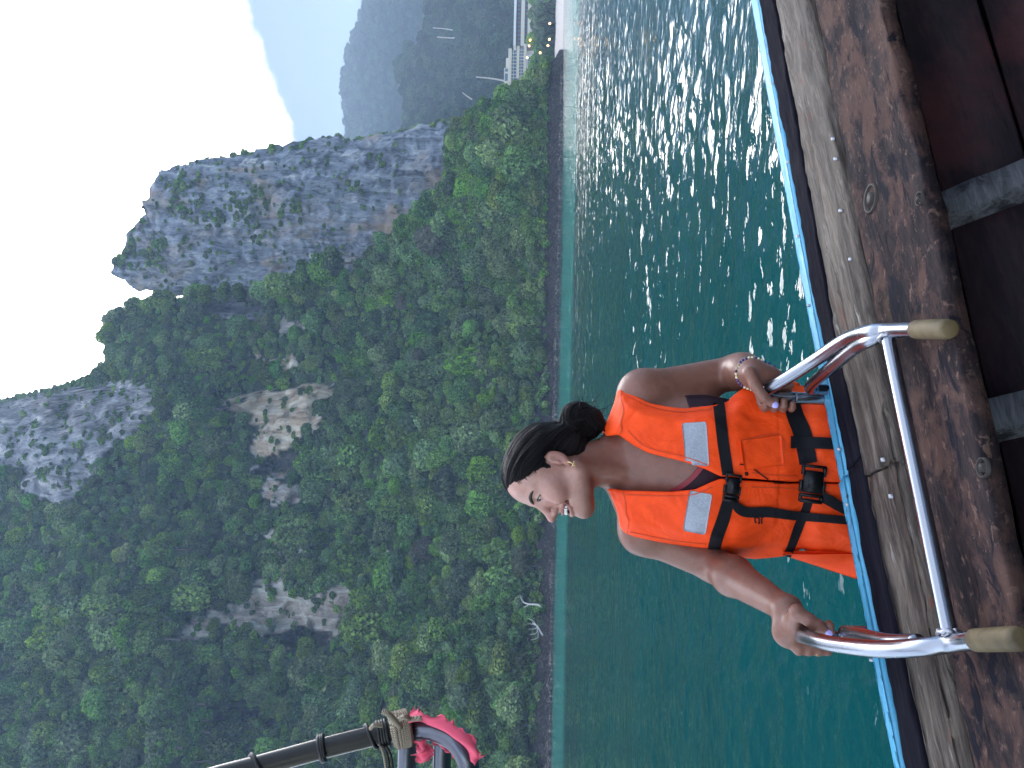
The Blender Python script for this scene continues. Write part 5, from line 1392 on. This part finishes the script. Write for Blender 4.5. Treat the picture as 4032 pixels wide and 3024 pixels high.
# reflective patches
def patch(name, corners, mat, off, n=14, thick=0.0012, parent=None, rnd=0.06):
    c = np.array(Z2(corners)); P = []
    for i in np.linspace(0, 1, n):
        for j in np.linspace(0, 1, n):
            a, b = i, j
            ci, cj = abs(i - .5) * 2, abs(j - .5) * 2
            if ci > 1 - rnd * 2 and cj > 1 - rnd * 2: a = 0.5 + (i - .5) * (1 - rnd * .8); b = 0.5 + (j - .5) * (1 - rnd * .8)
            q = (c[0] * (1 - a) + c[1] * a) * (1 - b) + (c[3] * (1 - a) + c[2] * a) * b
            H_, N_ = pt_on(*q); P.append(H_ + N_ * off * (1 if N_ @ FW < 0 else -1))
    P = np.array(P); nrm = -FW; V_ = np.concatenate([P, P - nrm * (off + 0.004)])
    g = [tuple(f) for f in grid_faces(n, n)]; m = n * n
    edge = [i for i in range(n)] + [i * n + n - 1 for i in range(1, n)] + [(n - 1) * n + i for i in range(n - 2, -1, -1)] + [i * n for i in range(n - 2, 0, -1)]
    g += [(edge[i], edge[(i + 1) % len(edge)], edge[(i + 1) % len(edge)] + m, edge[i] + m) for i in range(len(edge))]
    return mesh_obj(name, V_, g, mat, parent or vest)
patch('reflective_patch', [(474, 608), (632, 598), (650, 890), (497, 872)], M_TAPE, 0.0018)
patch('reflective_patch', [(523, 1048), (670, 1072), (625, 1335), (480, 1306)], M_TAPE, 0.0018)
patch('pocket', [(850, 722), (1118, 686), (1136, 878), (880, 918)], M_VEST, 0.003, rnd=0.03)
# stitched seams: two on the shoulders and round the pocket
M_SEAM = plain('seam_thread', (0.62, 0.06, 0.006), 0.7)
for pl in ([(80, 395), (70, 440), (90, 520), (72, 600), (78, 650), (60, 690)], [(82, 1048), (100, 1120), (104, 1200), (122, 1250), (112, 1330), (118, 1345)],
           [(852, 722), (1116, 687), (1134, 876)], [(872, 735), (886, 912)], [(884, 910), (1130, 880)], [(1200, 690), (1240, 860)]):
    band('seam', Z2(pl), [4, 4], M_SEAM, vest, off=0.0025, nw=3, n=24, smooth_it=0)
# hem stitching that follows the edges of the panels
for pl in ([(1330, 2470), (1288, 2510), (1258, 2560), (1222, 2705), (1194, 2785)], [(1076, 2450), (1070, 2640), (1078, 2735), (1106, 2805)], [(1474, 2455), (1424, 2560), (1406, 2640), (1404, 2700), (1414, 2800)],
           [(930, 2470), (896, 2640), (880, 2780)], [(1105, 2960), (1103, 3060), (1098, 3140)], [(1162, 2960), (1152, 3060), (1148, 3140)]):
    band('seam', pl, [3.5, 3.5], M_SEAM, vest, off=0.0022, nw=3, n=30, smooth_it=0)
# printed marks half hidden by the straps
for pl in ([(948, 1222), (976, 1226)], [(976, 1226), (980, 1262)], [(950, 1224), (952, 1256)], [(952, 1256), (960, 1258)], [(980, 1262), (970, 1262)], [(994, 1232), (996, 1266)], [(990, 1222), (1006, 1226)],
           [(888, 930), (890, 948)], [(890, 948), (904, 946)], [(904, 946), (903, 931)], [(903, 931), (888, 931)]):
    band('lettering', Z2(pl), [4.5, 4.5], M_WEB, vest, off=0.0022, nw=3, n=6, smooth_it=0)
# loose lower panel standing out at the hip
n = 16; P = []
FL = [(842, 3085), (842, 3420), (735, 3420), (826, 3092)]
for i in np.linspace(0, 1, n):
    for j in np.linspace(0, 1, n):
        v = 3090 + 330 * i; ul = 842; ur = 836 - 108 * i
        u = ul + (ur - ul) * j; P.append(at(u, v, 1.665 + 0.05 * j**1.5 + 0.006 * math.sin(i * 9 + j * 4)))
P = np.array(P); V_ = np.concatenate([P, P + (0.004, 0.016, 0)]); m = n * n
g = [tuple(f) for f in grid_faces(n, n)]; edge = [i for i in range(n)] + [i * n + n - 1 for i in range(1, n)] + [(n - 1) * n + i for i in range(n - 2, -1, -1)] + [i * n for i in range(n - 2, 0, -1)]
g += [tuple(i + m for i in f[::-1]) for f in g] + [(edge[i], edge[(i + 1) % len(edge)], edge[(i + 1) % len(edge)] + m, edge[i] + m) for i in range(len(edge))]
mesh_obj('hip_panel', V_, g, M_VEST, vest)
# dark swimsuit with a red neckline showing in the V of the vest and under the arm
SUIT = [(1085, 2640), (1112, 2690), (1150, 2735), (1200, 2775), (1460, 2700), (1480, 2640), (1500, 2700), (1500, 3600), (850, 3600), (850, 2700), (1000, 2660)]
T_suit = (poly_sd(SUIT, UU2, VV2) * px).astype(np.float32)
S_ = Field((-0.42, 1.52, CAMZ - 0.74), (0.06, 1.93, CAMZ - 0.09), 0.0028); torso(S_)
sd_ = samp(T_suit); S_.d = smax(S_.d - 0.0025, sd_, 0.002).astype(np.float32)
sV, sF = S_.mesh(); suit = mesh_obj('swimsuit', relax(sV, sF, 1), sF, M_SUIT, woman)
SB = BVHTree.FromPolygons([tuple(p) for p in sV], [tuple(f) for f in sF]); VB_keep = VB; VB = BB
band('neckline_trim', [(1083, 2636), (1112, 2688), (1150, 2733), (1200, 2773)], [20, 20, 20, 20], M_TRIM, suit, off=0.004, n=20, nw=3, smooth_it=0)
VB = VB_keep
# ------------------------------------------------------------------ shore: beach, boulders, driftwood
ks_ = NT('pale_sand'); ks_.set(Base_Color=ks_.mix(ks_.noise(0.6, ks_.coord(), 5), (0.34, 0.31, 0.29), (0.46, 0.43, 0.40)), Roughness=0.95); M_SAND = ks_.m
BY = 262.0
ub = np.linspace(2690, 3500, 40); rows = []
for u in ub:
    col_ = []
    for k, (yy, zz) in enumerate(((BY - 14, -0.4), (BY - 6, 0.15), (BY, 0.7), (BY + 12, 2.0), (BY + 24, 2.7), (BY + 150, 3.2))):
        t = np.clip((u - 2690) / 110, 0, 1)
        x = (u - 1512) / FPX * (yy + 20 * (1 - t)); col_.append((x, yy + 20 * (1 - t) + 1.5 * math.sin(u / 60), zz + 0.12 * math.sin(u / 23 + k)))
    rows.append(col_)
beach = mesh_obj('beach', np.array(rows).reshape(-1, 3), grid_faces(40, 6)[:, ::-1], M_SAND)
tag(beach, 'pale strip of sand beach below the hotel', 'beach', kind='structure')
kr_ = NT('shore_rock'); kr_.set(Base_Color=kr_.ramp(kr_.noise(1.6, kr_.pos(), 6, 0.7), [(0.36, (0.010, 0.008, 0.008)), (0.52, (0.06, 0.048, 0.042)), (0.68, (0.42, 0.38, 0.34))]), Roughness=0.85)
kr_.bump(kr_.noise(4, kr_.pos(), 6), 0.8, 0.3); M_SROCK = kr_.m
bld = []
for i in range(4):
    bm = bmesh.new(); bmesh.ops.create_icosphere(bm, subdivisions=3, radius=1)
    vv = np.array([v.co for v in bm.verts]); ff = [tuple(v.index for v in f.verts) for f in bm.faces]; bm.free()
    vv = vv * (1 + 0.35 * fbm(vv[:, 0] * 1.4 + 9 * i, vv[:, 1] * 1.4, vv[:, 2] * 1.4, 4, 60 + i))[:, None] * (1.2, 0.9, 0.6)
    me = bpy.data.meshes.new('boulder'); me.from_pydata([tuple(p) for p in vv], [], ff); me.materials.append(M_SROCK); bld.append(me)
bp_, bs = [], []
for _ in range(900):
    u = rng.uniform(-300, 2740); y0 = np.interp(u, SHORE[:, 0], SHORE[:, 1]); y = y0 + rng.uniform(-3.5, 4.0)
    x = (u - 1512) / FPX * y; bp_.append((x, y, max(-0.1, (y - y0) * 0.55) + rng.uniform(-0.2, 0.3))); bs.append(rng.choice([0.4, 0.65, 1.0, 1.6], p=[.35, .35, .2, .1]))
scatter('shore_rocks', bp_, bs, rng.uniform(0, 6.28, len(bs)), source_collection('boulder_sources', bld), 4, 'dark boulders and rubble along the jungle shoreline', 'rocks')
kd = NT('bleached_wood'); kd.set(Base_Color=kd.mix(kd.noise(2, kd.coord(), 4), (0.36, 0.35, 0.34), (0.62, 0.61, 0.60)), Roughness=0.85); M_DRIFT = kd.m
def on_land(X, Y, lift=0.0, fwd=3.0):
    u, v = D2([(X, Y)])[0]; h = hit(HB, u, v); y = h[0].y - fwd if h[0] is not None else 200
    return at(u, v, y)
def drift(name, label, strokes, r):
    t = None
    for i, (pl, rr) in enumerate(strokes):
        P = spline([on_land(x, y, fwd=6.0) for x, y in pl], 14)
        if t is None: t = empty(name, tuple(P[0]), label, 'dead tree')
        V_, F_ = tube(P, np.linspace(rr, rr * 0.45, 14), 7); mesh_obj('trunk' if i == 0 else 'branch', V_, F_, M_DRIFT, t)
drift('dead_tree', 'bare white dead tree bending up from the rocks of the shore', [([(1168, 1310), (1160, 1306), (1143, 1305), (1130, 1300), (1124, 1288)], 0.27), ([(1143, 1305), (1136, 1310), (1130, 1311)], 0.12)], 1)
drift('fallen_tree', 'grey fallen tree with bare twigs lying on the shore rocks', [([(1172, 1372), (1160, 1352), (1150, 1345)], 0.22)] + [([(1160, 1352), (1150 + 3 * i, 1340 + 9 * i), (1138 + 2 * i, 1335 + 12 * i)], 0.09) for i in range(5)], 1)
drift('leaning_trunk', 'thin pale trunk leaning out of the bush by the shore', [([(1130, 1222), (1126, 1213), (1122, 1206), (1128, 1200)], 0.20)], 1)
for (x0, y0, x1, y1), dd_, lab in (((1318, 150, 1382, 148), 395, 'longest pale bare trunk on the hill behind the hotel'), ((1300, 118, 1345, 121), 396, 'short pale bare trunk above the hotel wing'), ((1395, 248, 1450, 252), 400, 'thin grey bare trunk left of the flat roof')):
    pass
def bare_trunk(pl, yy, r, lab):
    P = spline([at(*D2([q])[0], yy) for q in pl], 12); t = empty('bare_trunk', tuple(P[0]), lab, 'dead tree')
    V_, F_ = tube(P, np.linspace(r, r * 0.6, 12), 7); mesh_obj('trunk', V_, F_, M_DRIFT, t)
bare_trunk([(1100, 177), (1065, 170), (1028, 166)], 330, 0.40, 'tall pale bare trunk rising behind the flat hotel roof')
bare_trunk([(982, 81), (975, 82), (944, 80)], 385, 0.40, 'pale bare trunk standing high on the wooded hill')
bare_trunk([(978, 65), (960, 62), (935, 60)], 386, 0.30, 'fainter pale trunk beside the one high on the wooded hill')
bare_trunk([(1020, 215), (1008, 207), (999, 200)], 214, 0.22, 'short crooked trunk on the ridge of the jungle point')

# ------------------------------------------------------------------ hotel on the far shore
M_CREAM = plain('cream_render', (0.66, 0.62, 0.52), 0.8); M_GLASSB = plain('blue_window_glass', (0.10, 0.17, 0.22), 0.08, 0, None, 0.8)
M_ROOFR = plain('red_brown_tile', (0.12, 0.05, 0.04), 0.8); M_WHITEP = plain('white_paint', (0.75, 0.76, 0.78), 0.6); M_BLUER = plain('blue_roof', (0.18, 0.33, 0.62), 0.5)
def Z8(x, y): return 3024 - y / 2.765, 1700 + x / 2.765          # enlargement of the hotel
HY = 318.0
hotel = empty('hotel_building', tuple(at(*Z8(1100, 700), HY) * (1, 1, 0)), 'cream curved hotel block with bands of blue windows above the trees', 'building')
def slab(x0, x1, y0, y1, name, mat, par, dep=9.0, front=0.0, z_extra=0):
    a, b = at(*Z8(x1, y1), HY), at(*Z8(x0, y0), HY)      # lower-left, upper-right
    lo = np.array([min(a[0], b[0]), HY - front, min(a[2], b[2])]); hi = np.array([max(a[0], b[0]), HY + dep, max(a[2], b[2])])
    return MB().box((lo + hi) / 2, (hi - lo) / 2).build(name, mat, par, False)
slab(868, 1100, 545, 905, 'wall', M_CREAM, hotel, 8.0, -0.6)
for x0, x1, y0, y1, f in ((836, 866, 538, 906, 0.9), (928, 950, 508, 860, 0.8), (1004, 1028, 486, 800, 0.9)): slab(x0, x1, y0, y1, 'floor_slab', M_CREAM, hotel, 6, f)
for (xa, xb), (ya, yb) in (((868, 926), (545, 890)), ((952, 1002), (515, 830))):
    n = 9
    for i in range(n):
        y0 = ya + (yb - ya) * i / n; y1 = ya + (yb - ya) * (i + 1) / n - 5
        w = slab(xa, xb, y0, y1, 'window', M_GLASSB, hotel, 1, -0.1)
        slab(xa + 18, xa + 22, y0, y1, 'frame', M_WHITEP, w, 0.2, 0.05); slab(xa, xb, y1, y1 + 5, 'mullion', M_CREAM, w, 0.6, 0.3)
slab(786, 834, 718, 882, 'penthouse', M_CREAM, hotel, 5, -2); slab(795, 828, 735, 760, 'penthouse_window', M_GLASSB, hotel, 1, -1.8); slab(795, 828, 790, 860, 'penthouse_window', M_GLASSB, hotel, 1, -1.8)
slab(806, 836, 610, 712, 'roof_box', M_CREAM, hotel, 4, -2)
slab(1030, 1100, 600, 800, 'lower_storey', M_WHITEP, hotel, 7, 0.3)
for i in range(6): slab(1046, 1085, 625 + i * 26, 645 + i * 26, 'window', M_GLASSB, hotel, 1, 0.45)
wing = empty('hotel_wing', tuple(at(*Z8(1000, 200), HY + 6) * (1, 1, 0)), 'long low hotel wing with brown tiled bands and cream eaves beside the cream block', 'building')
wc = lambda X, y: X
for x0, x1, nm, mt, f in ((914, 972, 'upper_wall', M_ROOFR, -1.0), (1006, 1052, 'lower_wall', M_ROOFR, -1.0), (1052, 1120, 'ground_wall', M_CREAM, -1.2)):
    slab(x0, x1, -260, 498, nm, mt, wing, 8, f)
for x0, x1 in ((905, 914), (984, 1006), (1056, 1074)): slab(x0, x1, -260, 505, 'eave', M_CREAM if x0 > 950 else M_WHITEP, wing, 6, 0.8)
for x0, x1 in ((930, 972), (1014, 1048)):
    for i in range(16): slab(x0 + 4, x1 - 4, -240 + i * 46, -240 + i * 46 + 26, 'window', M_GLASSB, wing, 1, -0.8)
hut = empty('blue_roofed_pavilion', tuple(at(*Z8(1140, 570), HY - 8) * (1, 1, 0)), 'small pavilion with a bright blue roof below the cream hotel block', 'pavilion')
a, b, c_ = at(*Z8(1150, 640), HY - 8), at(*Z8(1150, 508), HY - 8), at(*Z8(1105, 570), HY - 8)
V_ = [a + (0, -2, 0), b + (0, -2, 0), b + (0, 5, 0), a + (0, 5, 0), c_ + (-1.5, 1.5, 0), c_ + (1.5, 1.5, 0)]
mesh_obj('roof', V_, [(0, 1, 5, 4), (1, 2, 5), (2, 3, 4, 5), (3, 0, 4), (0, 3, 2, 1)], M_BLUER, hut, False)
MB().box(((a + b) / 2) * (1, 1, 0) + (0, 1.5, a[2] / 2), (abs(b[0] - a[0]) * .42, 2.6, a[2] / 2 - .02)).build('wall', M_WHITEP, hut, False)
# palms and garden trees in front of the hotel
kp = leaf_material('palm_leaf', (0.015, 0.04, 0.012), (0.06, 0.12, 0.03))
def palm_crown(seed):
    r = np.random.default_rng(seed); V_, F_ = [], []
    for i in range(18):
        a = i * 2.4 + r.uniform(-.2, .2); up = r.uniform(-0.1, 0.8); n = 9
        for j in range(n):
            t0, t1 = j / n, (j + 1) / n
            def q(t, w): return np.array([math.cos(a) * t - math.sin(a) * w, math.sin(a) * t + math.cos(a) * w, up * t - 0.95 * t * t])
            for sgn in (-1, 1):
                b0 = len(V_); V_ += [q(t0, 0), q(t1, 0), q(t1 + .08, sgn * 0.17 * math.sin(math.pi * (0.15 + 0.8 * t1))) - (0, 0, .07), q(t0 + .05, sgn * 0.17 * math.sin(math.pi * (0.15 + 0.8 * t0))) - (0, 0, .07)]
                F_.append((b0, b0 + 1, b0 + 2, b0 + 3))
    me = bpy.data.meshes.new('palm_crown'); me.from_pydata([tuple(p) for p in V_], [], F_)
    t = me.attributes.new('tone', 'FLOAT', 'POINT'); t.data.foreach_set('value', np.repeat(r.uniform(0.2, 0.8, len(F_)), 4).astype(np.float32)); me.materials.append(kp); return me
PC = [palm_crown(1), palm_crown(2)]
stems = bpy.data.meshes.new('palm_stem'); V_, F_ = tube(spline([(0, 0, 0), (0.02, 0, -1.2), (-0.05, 0.02, -3.2)], 8), np.linspace(0.06, 0.09, 8), 7); stems.from_pydata([tuple(p) for p in V_], [], F_); stems.materials.append(M_BARK)
PL = [f'dark palm behind the beach, {ORD[k]} palm from the jungle point' for k in (8, 6, 5, 4, 3, 1, 0, 7, 2)]
for i, (x, y) in enumerate(((1150, 40), (1105, 110), (1165, 190), (1120, 250), (1180, 320), (1150, 400), (1190, 455), (1235, 90), (1230, 350))):
    P = at(*Z8(x, y), BY + 26 + 6 * (i % 3)); r = 3.0 + 0.3 * (i % 4)
    t = empty('palm_tree', (P[0], P[1], 2.4), PL[i], 'palm', 'palms behind the beach')
    for nm, me in (('trunk', stems), ('crown', PC[i % 2])):
        o = bpy.data.objects.new(nm, me); col.objects.link(o); o.parent = t; o.location = (0, 0, P[2] - 2.4); o.scale = (r, r, r); o.rotation_euler = (0, 0, i * 1.3)
_gy = (-60, 150, 300, 430, 20, 150.5, 250, 420, 530, 600, 620, 300.5, 120, 560, 690, 10)
GL = [f'dark garden tree before the hotel, {ORD[sorted(_gy, reverse=True).index(q)]} from the jungle point' for q in _gy]
for i, (x, y, r) in enumerate(((1140, -60, 5), (1130, 150, 4.6), (1140, 300, 4.4), (1100, 430, 3.4), (1220, 20, 4.6), (1215, 150, 4.4), (1200, 250, 4.2), (1225, 420, 4.0), (1230, 530, 4.4), (1190, 600, 4.6), (1250, 620, 4.4), (1265, 300, 3.6), (1275, 120, 3.6), (1280, 560, 3.2), (1140, 690, 4.4), (1270, 10, 3.8))):
    P = at(*Z8(x, y), BY + 34 + 5 * (i % 4))
    plant((P[0], P[1], max(2.5, P[2] - r * .55)), r, CROWNS[i % NC], TRUNKS[i % 3], GL[i], 'garden trees in front of the hotel', 'garden_tree')
# lit lamps in the garden
kl = NT('warm_lamp'); kl.t.nodes.remove(kl.b); em = kl.n('ShaderNodeEmission', {'Color': (1.0, 0.50, 0.16, 1), 'Strength': 2.2}); kl.t.links.new(em.outputs[0], kl.out.inputs['Surface'])
M_POST = plain('lamp_post', (0.05, 0.05, 0.05), 0.6)
for i, (x, y) in enumerate(((1285, 255), (1280, 428), (1265, 497), (1060, 500), (1070, 437), (1040, 628), (1180, 575))):
    P = at(*Z8(x, y), BY + 12 if x > 1150 else HY - 9)
    lab = ('lit garden lamp above the beach furthest from the jungle point', 'upper lit lamp of the pair above the beach', 'brightest warm lamp low above the beach', 'warm lamp at the corner of the hotel block', 'small lamp by the hotel wing eave', 'warm lamp on the front of the cream hotel block', 'lone pale lamp below the blue pavilion roof')[i]
    t = empty('garden_lamp', tuple(P), lab, 'lamp', 'lit lamps round the hotel')
    bm = bmesh.new(); bmesh.ops.create_icosphere(bm, subdivisions=2, radius=0.36); vv = np.array([v.co for v in bm.verts]); ff = [tuple(v.index for v in f.verts) for f in bm.faces]; bm.free()
    mesh_obj('globe', vv + P, ff, kl.m, t)
    V_, F_ = tube(np.array([P + (0, 0.1, -0.3), P + (0, 0.1, -1.2), P + (0, 0.1, -2.5)]), 0.07, 8); mesh_obj('post', V_, F_, M_POST, t)

# ------------------------------------------------------------------ canopy frame of the boat, lashed with rope, with a pink cloth
kpo = NT('dark_painted_pole'); kpo.set(Base_Color=kpo.mix(kpo.noise(20, kpo.coord(), 5), (0.022, 0.021, 0.018), (0.045, 0.040, 0.034)), Roughness=0.2); M_POLE = kpo.m
kro = NT('hemp_rope'); wv_ = kro.n('ShaderNodeTexWave', {'Vector': kro.coord('Object', (1, 1, 1), (0.5, 0.3, 0.8)), 'Scale': 130.0, 'Distortion': 2.0})
kro.set(Base_Color=kro.ramp(wv_.outputs[0], [(0.2, (0.20, 0.15, 0.10)), (0.7, (0.48, 0.40, 0.30))]), Roughness=0.9); kro.bump(wv_.outputs[0], 0.6, 0.003); M_ROPE = kro.m
M_RUBBER = plain('black_rubber', (0.008, 0.008, 0.009), 0.5)
kpk = NT('pink_cloth'); kpk.set(Base_Color=kpk.mix(kpk.noise(18, kpk.coord(), 4), (0.78, 0.075, 0.15), (0.90, 0.15, 0.23)), Roughness=0.8, Subsurface_Weight=0.1, Subsurface_Scale=0.01); M_PINK = kpk.m
kpt = NT('grey_steel_arch'); kpt.set(Base_Color=(0.13, 0.135, 0.16), Metallic=0.9, Roughness=0.28); M_ARCH = kpt.m
def Z7(x, y, d): u, v = 3024 - (2700 + y / 1.8433), 800 + x / 1.8433; return at(u, v, d)
D7 = 1.45
frame = empty('canopy_frame', tuple(Z7(1450, 420, D7)), 'dark canopy pole with black bands lashed by rope to a bent steel arch', 'canopy frame')
_pb = np.array(bp(-1.35, 0.14, ZG)); _e0 = Z7(-420, 860, D7 - .12); _ed = _e0 - Z7(0, 690, D7 - .06); _e1 = _e0 + _ed * 2.6
pole = [_e1 + _ed, _e1, _e0, Z7(0, 690, D7 - .06), Z7(420, 575, D7 - 0.03), Z7(900, 445, D7), Z7(1370, 330, D7 + 0.03), Z7(1500, 300, D7 + .04)]
V_, F_ = tube(spline(pole, 60), 0.0195, 22); mesh_obj('pole', V_, F_, M_POLE, frame)
arch = [Z7(1470, 300, D7 + .05), Z7(1580, 305, D7 + .04), Z7(1700, 330, D7 + .03), Z7(1830, 400, D7 + .01), Z7(1905, 510, D7), Z7(1930, 640, D7), Z7(1935, 1000, D7), Z7(1940, 1300, D7 - .02), _pb + (_e1 - _pb) * 0.42]
V_, F_ = tube(spline(arch, 50), 0.0205, 20); mesh_obj('arch', V_, F_, M_ARCH, frame)
for x in (1480, 1735):
    V_, F_ = tube(spline([Z7(x + 10, 330, D7 + 0.08), Z7(x, 460, D7 + 0.08), Z7(x - 10, 1000, D7 + .07), Z7(x - 14, 1300, D7 + .04), _pb + (_e1 - _pb) * (0.75 if x < 1600 else 0.58)], 30), 0.0185, 18); mesh_obj('cross_tube', V_, F_, M_ARCH, frame)
V_, F_ = tube(spline([_pb + (0, 0, -0.02), (_pb + _e1) / 2, _e1 + (0, 0, 0.04)], 12), 0.02, 16); mesh_obj('post', V_, F_, M_ARCH, frame)
PP = spline(pole, 600); Tq, Nq, Bq = frame_along(PP)
def wrap(fr0, fr1, turns, r, rr, name, mat):
    n = int(turns * 22) + 2; P = []
    for i, t in enumerate(np.linspace(0, 1, n)):
        j = int((fr0 + (fr1 - fr0) * t) * 599); a = t * turns * 2 * math.pi
        P.append(PP[j] + (Nq[j] * math.cos(a) + Bq[j] * math.sin(a)) * r)
    V_, F_ = tube(np.array(P), rr, 8); return mesh_obj(name, V_, F_, mat, frame)
def fr_of(x): 
    T = Z7(x, 0, D7); d = [abs(proj(p)[1] - (800 + x / 1.8433)) for p in PP]; return int(np.argmin(d)) / 599
wrap(fr_of(1370), fr_of(1500), 9, 0.0265, 0.0052, 'rope_lashing', M_ROPE)
wrap(fr_of(1385), fr_of(1490), 7, 0.031, 0.0048, 'rope_lashing', M_ROPE)
wrap(fr_of(1270), fr_of(1345), 4, 0.0225, 0.0042, 'rubber_band', M_RUBBER); wrap(fr_of(1180), fr_of(1300), 1.2, 0.0225, 0.0036, 'rubber_band', M_RUBBER)
wrap(fr_of(850), fr_of(885), 2.5, 0.0225, 0.0042, 'rubber_band', M_RUBBER); wrap(fr_of(330), fr_of(560), 1.0, 0.0220, 0.0042, 'rubber_band', M_RUBBER)
for pl, rr in (([Z7(1430, 300, D7), Z7(1380, 240, D7 - .02), Z7(1345, 205, D7 - .03), Z7(1300, 185, D7 - .03)], 0.0055), ([Z7(1400, 260, D7), Z7(1460, 225, D7 - .02), Z7(1500, 240, D7), Z7(1590, 235, D7)], 0.005), ([Z7(1300, 290, D7 - .02), Z7(1240, 285, D7 - .03), Z7(1215, 310, D7 - .02)], 0.004)):
    V_, F_ = tube(spline(pl, 16), rr, 8); mesh_obj('rope_end', V_, F_, M_ROPE, frame)
for k in range(3):
    V_, F_ = tube(spline([Z7(1290 + 18 * k, 440, D7), Z7(1315 + 25 * k, 520, D7 + .01), Z7(1340 + 22 * k, 700, D7)], 14), 0.0028, 6); mesh_obj('cord', V_, F_, M_RUBBER if k else M_ROPE, frame)
# pink cloth: a rag folded over the arch
def cloth(name, label, loc, outer, inner, dz, seed):
    n, m = 40, 9; A = spline(outer, n); Bc = spline(inner, n); V_ = []
    for i in range(n):
        for j in range(m):
            t = j / (m - 1); p = A[i] * (1 - t) + Bc[i] * t
            p = p + np.array([0, -0.012 * math.sin(math.pi * t) + 0.006 * math.sin(i * 0.33 + 5 * t + seed), 0.002 * math.sin(i * 0.6 + seed)])
            if j == 0: p = p + (A[i] - Bc[i]) / (np.linalg.norm(A[i] - Bc[i]) + 1e-9) * 0.010 * fbm(np.array([i * 0.7]), np.array([seed * 1.0]), None, 2, 4)[0]
            V_.append(p)
    V_ = np.array(V_); k = len(V_); g = [tuple(f) for f in grid_faces(n, m)]
    V2 = np.concatenate([V_, V_ + (0, 0.003, 0)]); e = [i for i in range(m)] + [i * m + m - 1 for i in range(1, n)] + [(n - 1) * m + j for j in range(m - 2, -1, -1)] + [i * m for i in range(n - 2, 0, -1)]
    g2 = g + [tuple(i + k for i in f[::-1]) for f in g] + [(e[i], e[(i + 1) % len(e)], e[(i + 1) % len(e)] + k, e[i] + k) for i in range(len(e))]
    o = mesh_obj(name, V2, g2, M_PINK); return tag(o, label, 'cloth')
cloth('cloth_strip', 'bright pink rag draped along the bent steel arch', None, [Z7(1500, 225, D7 + .02), Z7(1545, 165, D7 + .02), Z7(1590, 190, D7 + .01), Z7(1690, 222, D7), Z7(1800, 265, D7 - .01), Z7(1920, 335, D7 - .02), Z7(2000, 440, D7 - .02), Z7(2015, 520, D7 - .02), Z7(1970, 545, D7 - .02)],
      [Z7(1510, 260, D7 + .03), Z7(1560, 270, D7 + .02), Z7(1620, 280, D7 + .01), Z7(1700, 300, D7), Z7(1800, 360, D7 - .01), Z7(1880, 440, D7 - .02), Z7(1930, 510, D7 - .02), Z7(1955, 545, D7 - .02), Z7(1965, 552, D7 - .02)], 0, 1)
cloth('cloth_tail', 'short crumpled end of the pink rag hanging below the rope knot', None, [Z7(1555, 385, D7 + .03), Z7(1550, 440, D7 + .03), Z7(1548, 500, D7 + .03), Z7(1565, 540, D7 + .03)], [Z7(1615, 378, D7 + .03), Z7(1640, 440, D7 + .03), Z7(1675, 480, D7 + .03), Z7(1650, 545, D7 + .03)], 0, 4)
cloth('cloth_fold', 'fold of the pink rag hanging inside the bent steel arch', None, [Z7(1670, 390, D7 + .05), Z7(1720, 395, D7 + .05), Z7(1790, 430, D7 + .05), Z7(1830, 490, D7 + .05)], [Z7(1680, 410, D7 + .05), Z7(1730, 440, D7 + .05), Z7(1790, 490, D7 + .05), Z7(1838, 525, D7 + .05)], 0, 7)
